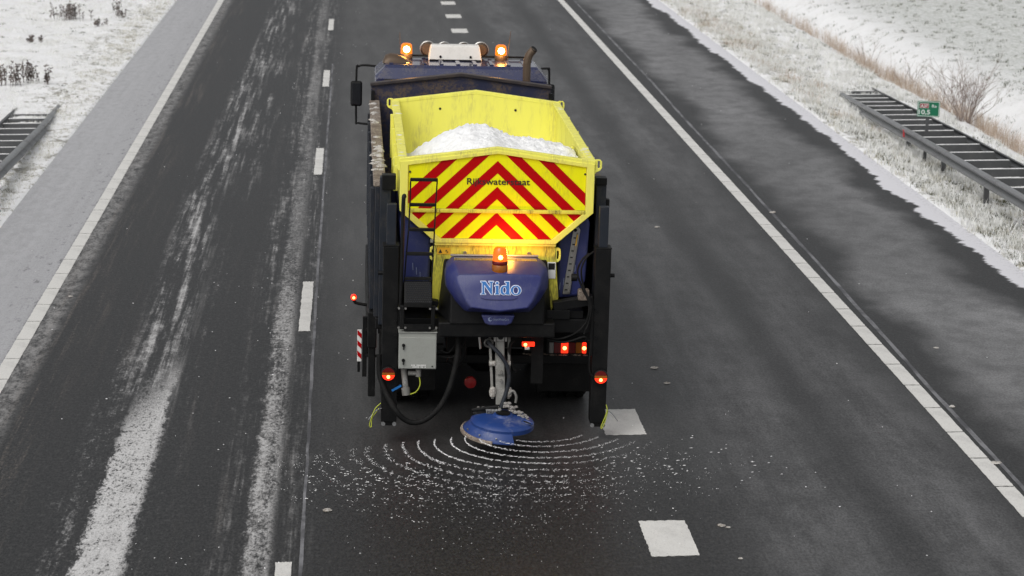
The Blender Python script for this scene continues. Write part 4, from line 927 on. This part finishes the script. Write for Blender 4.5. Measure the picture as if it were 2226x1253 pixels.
# ---------------------------------------------------------------- kilometre sign
ks = empty('kilometre_sign', (10.72, 42.67, 0), 'small green kilometre sign with red route number beside the guard rail', 'road sign', rot=(0, R(2), R(-4)))
MB().box(-.03, .03, .02, .05, -.2, .95).build('post', 'galv_dark', ks, bevel=.004)
def rrect(w_, h_, r_, cz):
    pts = []
    for cx_, cz_, a0 in ((w_/2-r_, h_/2-r_, 0), (-w_/2+r_, h_/2-r_, 90), (-w_/2+r_, -h_/2+r_, 180), (w_/2-r_, -h_/2+r_, 270)):
        for k in range(5): a_ = R(a0+22.5*k); pts.append((cx_+r_*math.cos(a_), cz+cz_+r_*math.sin(a_)))
    return pts
q = MB(); q.prism(rrect(.425, .30, .02, .905), 0, .012); pnl = q.build('panel', 'sign_green', ks)
q = MB(); q.ring(rrect(.405, .28, .016, .905), rrect(.385, .26, .012, .905), -.003, -.0005); q.build('border', 'sign_white', pnl)
q = MB(); q.prism(rrect(.172, .09, .006, .965), -.0025, -.0006); q.mat = 1
pl_ = q.build('route_plate_border', 'sign_white', pnl); pl_.location = (-.085, 0, 0)
q = MB(); q.prism(rrect(.160, .078, .004, .965), -.0045, -.003); pl_ = q.build('route_plate', 'sign_red', pnl); pl_.location = (-.085, 0, 0)
text_obj('route_number', 'A37', 'sign_white', pnl, (-.085, -.005, .937), .058, .135, off=.02)
text_obj('side_letters', 'Re', 'sign_white', pnl, (.105, -.002, .935), .058, .09, off=.015)
text_obj('kilometre_number', '10,5', 'sign_white', pnl, (-.075, -.002, .805), .088, .215, off=.02)

# ---------------------------------------------------------------- grass and plants
def hz(x_, y_): return height(np.asarray(x_, float), np.asarray(y_, float))
def blades(name, X, Y, H, mat, wd=.010, lean=.5, parent=None, Z=None):
    n_ = len(X); Z = hz(X, Y)-.015 if Z is None else Z; az = rng.uniform(0, 2*np.pi, n_); fa = rng.uniform(0, 2*np.pi, n_)
    ln = rng.uniform(.1, 1, n_)*lean*H; w_ = wd*rng.uniform(.6, 1.3, n_)
    px_, py_ = np.cos(fa)*w_/2, np.sin(fa)*w_/2; dx_, dy = np.cos(az)*ln, np.sin(az)*ln
    v = np.empty((n_, 5, 3))
    v[:, 0] = np.stack([X-px_, Y-py_, Z], -1); v[:, 1] = np.stack([X+px_, Y+py_, Z], -1)
    v[:, 2] = np.stack([X+px_*.8+dx_*.4, Y+py_*.8+dy*.4, Z+H*.6], -1); v[:, 3] = np.stack([X-px_*.8+dx_*.4, Y-py_*.8+dy*.4, Z+H*.6], -1)
    v[:, 4] = np.stack([X+dx_, Y+dy, Z+H], -1)
    b = (np.arange(n_)*5)[:, None]
    f4 = (b+np.array([[0, 1, 2, 3]])).tolist(); f3 = (b+np.array([[3, 2, 4]])).tolist()
    return arr_obj(name, v.reshape(-1, 3), f4+f3, mat, parent)
def clustered(n_c, per, xr, yr, spread, ybias=1.):
    cx_ = rng.uniform(*xr, n_c); cy = yr[0]+(yr[1]-yr[0])*rng.uniform(0, 1, n_c)**ybias
    X = np.repeat(cx_, per)+rng.normal(0, spread, n_c*per); Y = np.repeat(cy, per)+rng.normal(0, spread, n_c*per)
    return X, Y
def ok(X, Y, lo, hi): k = (X > lo) & (X < hi); return X[k], Y[k]
# right verge
X, Y = clustered(1100, 46, (9.7, 12.9), (27, 76), .09, 1.2); X, Y = ok(X, Y, 9.62, 13.5)
tag(blades('snowy_grass', X, Y, rng.uniform(.06, .20, len(X)), 'snow_grass', .012, .8), 'snow covered low grass on the right verge', 'grass', kind='stuff')
X, Y = clustered(520, 26, (9.66, 11.4), (27, 76), .09, 1.1); X, Y = ok(X, Y, 9.60, 13.5)
tag(blades('frosted_grass', X, Y, rng.uniform(.05, .15, len(X)), 'frost_grass', .009, .9), 'frosted straw coloured grass along the right road edge', 'grass', kind='stuff')
X, Y = clustered(600, 24, (9.7, 13.0), (27, 76), .075, 1.2); X2, Y2 = clustered(900, 14, (14.3, 24), (40, 76), .06); X3, Y3 = clustered(330, 34, (9.85, 11.8), (27, 46), .11)
X = np.concatenate([X, X2, X3]); Y = np.concatenate([Y, Y2, Y3]); X, Y = ok(X, Y, 9.64, 30)
tag(blades('green_tufts', X, Y, rng.uniform(.03, .10, len(X)), 'green_grass', .010, 1.1), 'dark green grass tufts poking through the snow on the right', 'grass', kind='stuff')
X, Y = clustered(60, 40, (9.9, 10.9), (46, 72), .14); X, Y = ok(X, Y, 9.7, 13)
tag(blades('straw_tufts', X, Y, rng.uniform(.06, .2, len(X)), 'reed', .008, .7), 'straw brown tufts near the far right road edge', 'grass', kind='stuff')
# reeds along the ditch
yy = rng.uniform(33, 76, 150); yc = np.concatenate([yy, rng.uniform(40, 60, 110)]); xc = 13.35+.35*hnoise(yc*0, yc, .25, 5)+rng.normal(0, .18, len(yc))
X = np.repeat(xc, 26)+rng.normal(0, .11, len(xc)*26); Y = np.repeat(yc, 26)+rng.normal(0, .12, len(yc)*26)
tag(blades('dry_reeds', X, Y, rng.uniform(.15, .55, len(X)), 'reed', .007, .5), 'dry brown reeds lining the ditch on the right', 'reeds', kind='stuff')
# left verge
X, Y = clustered(900, 30, (-10.5, -5.9), (36, 76), .10); X, Y = ok(X, Y, -14, -5.78)
tag(blades('snowy_grass', X, Y, rng.uniform(.03, .11, len(X)), 'snow_grass', .010, 1.0), 'snow covered low grass on the left verge', 'grass', kind='stuff')
X, Y = clustered(260, 24, (-6.6, -5.85), (33, 76), .10); X, Y = ok(X, Y, -14, -5.76)
tag(blades('frosted_grass', X, Y, rng.uniform(.03, .10, len(X)), 'frost_grass', .009, .9), 'frosted straw coloured grass along the left road edge', 'grass', kind='stuff')
X, Y = clustered(320, 22, (-12, -5.95), (34, 78), .06); X, Y = ok(X, Y, -14, -5.78)
tag(blades('green_tufts', X, Y, rng.uniform(.02, .06, len(X)), 'green_grass', .010, 1.1), 'dark green grass tufts poking through the snow on the left', 'grass', kind='stuff')
# bare shrubs
def shrub(name, loc, hgt, n_stem, spread, label, cat, mat='twig', r0=.010, levels=2, group=None):
    zb = float(hz([loc[0]], [loc[1]])[0]); root = empty(name, (loc[0], loc[1], zb), label, cat, group)
    st = MB(); tw = MB()
    def grow(p, d, ln, r_, lev):
        pts = [p]; q_ = p.copy()
        for k in range(4):
            d = (d+Vector((random.gauss(0, .13), random.gauss(0, .13), random.gauss(0, .08)))).normalized(); q_ = q_+d*ln/4; pts.append(q_.copy())
            if lev > 0 and k > 0:
                for _ in range(random.choice((1, 2))):
                    dd = (d+Vector((random.gauss(0, .5), random.gauss(0, .5), random.uniform(-.1, .4)))).normalized(); grow(q_, dd, ln*random.uniform(.35, .55), r_*.55, lev-1)
        (st if lev == levels else tw).tube(pts, r_, n=4, sub=1, rr=r_*.4)
    for k in range(n_stem):
        a_ = random.uniform(0, 6.28); e = random.uniform(.05, 1)*spread
        grow(Vector((math.cos(a_)*.1, math.sin(a_)*.1, -.03)), Vector((math.cos(a_)*e, math.sin(a_)*e, 1)).normalized(), hgt*random.uniform(.65, 1.05), r0, levels)
    tag(st.build('stems', mat, root), kind='stuff'); tag(tw.build('twigs', mat, root), kind='stuff'); return root
shrub('bare_shrub', (13.15, 49.0), 1.0, 34, .75, 'large leafless shrub behind the green kilometre sign', 'shrub', r0=.0075)
shrub('bare_shrub', (13.55, 55.8), .8, 9, .7, 'thin leafless shrub at the ditch, farther than the large one', 'shrub', r0=.008, levels=1)
shrub('bare_shrub', (13.9, 62.0), .7, 8, .9, 'low scrubby twigs on the snowy ditch bank, top right', 'shrub', r0=.009, levels=1)
def weed(loc, wd, hgt, n_, label, group='dark weed clumps on the left verge'):
    zb = float(hz([loc[0]], [loc[1]])[0]); root = empty('weed_clump', (loc[0], loc[1], zb), label, 'weeds', group); st, lf_ = MB(), MB()
    for k in range(n_):
        bx, by = random.gauss(0, wd/3.2), random.gauss(0, wd/4); h_ = hgt*random.uniform(.45, 1.05); tx, ty = bx+random.gauss(0, .06), by+random.gauss(0, .06)
        st.tube([(bx, by, -.03), ((bx+tx)/2+random.gauss(0, .015), (by+ty)/2, h_*.5), (tx, ty, h_)], .007, n=4, sub=1, rr=.004)
        for j in range(11):
            t_ = random.uniform(.2, 1.05); cx_, cy, cz = bx+(tx-bx)*t_, by+(ty-by)*t_, h_*t_; s_ = random.uniform(.02, .045)
            dx_, dy, dz = random.gauss(0, .03), random.gauss(0, .03), random.gauss(0, .02)
            lf_.add([(cx_, cy, cz), (cx_+dx_+s_*.5, cy+dy, cz+dz+s_*.6), (cx_+dx_, cy+dy+s_*.3, cz+dz+s_*1.3), (cx_-s_*.5+dx_, cy+dy, cz+dz+s_*.5)], [(0, 1, 2), (0, 2, 3)])
    tag(st.build('stems', 'dark_weed', root), kind='stuff'); tag(lf_.build('withered_leaves', 'dark_weed', root), kind='stuff'); return root
weed((-8.40, 68.0), .75, .5, 34, 'widest dark withered weed clump, upper left on the snow')
weed((-7.20, 70.0), .25, .55, 7, 'few tall dark weed stems between the widest clump and the road')
weed((-7.30, 66.6), .4, .2, 8, 'low dark weeds in front of the tall stems, upper left')
weed((-6.85, 68.8), .18, .25, 5, 'small dark weed nearest to the frosted left shoulder')
weed((-8.70, 62.3), .5, .22, 10, 'low dark weeds below the widest clump on the left')
weed((-8.05, 53.6), .45, .5, 20, 'dense dark weed clump at the left edge behind the guard rail')
weed((-7.62, 54.2), .35, .5, 16, 'tall dark weed clump right beside the leftmost dense one')
weed((-7.22, 54.0), .12, .4, 7, 'slim dark weed just above the end of the left guard rail')

bpy.context.view_layer.update()
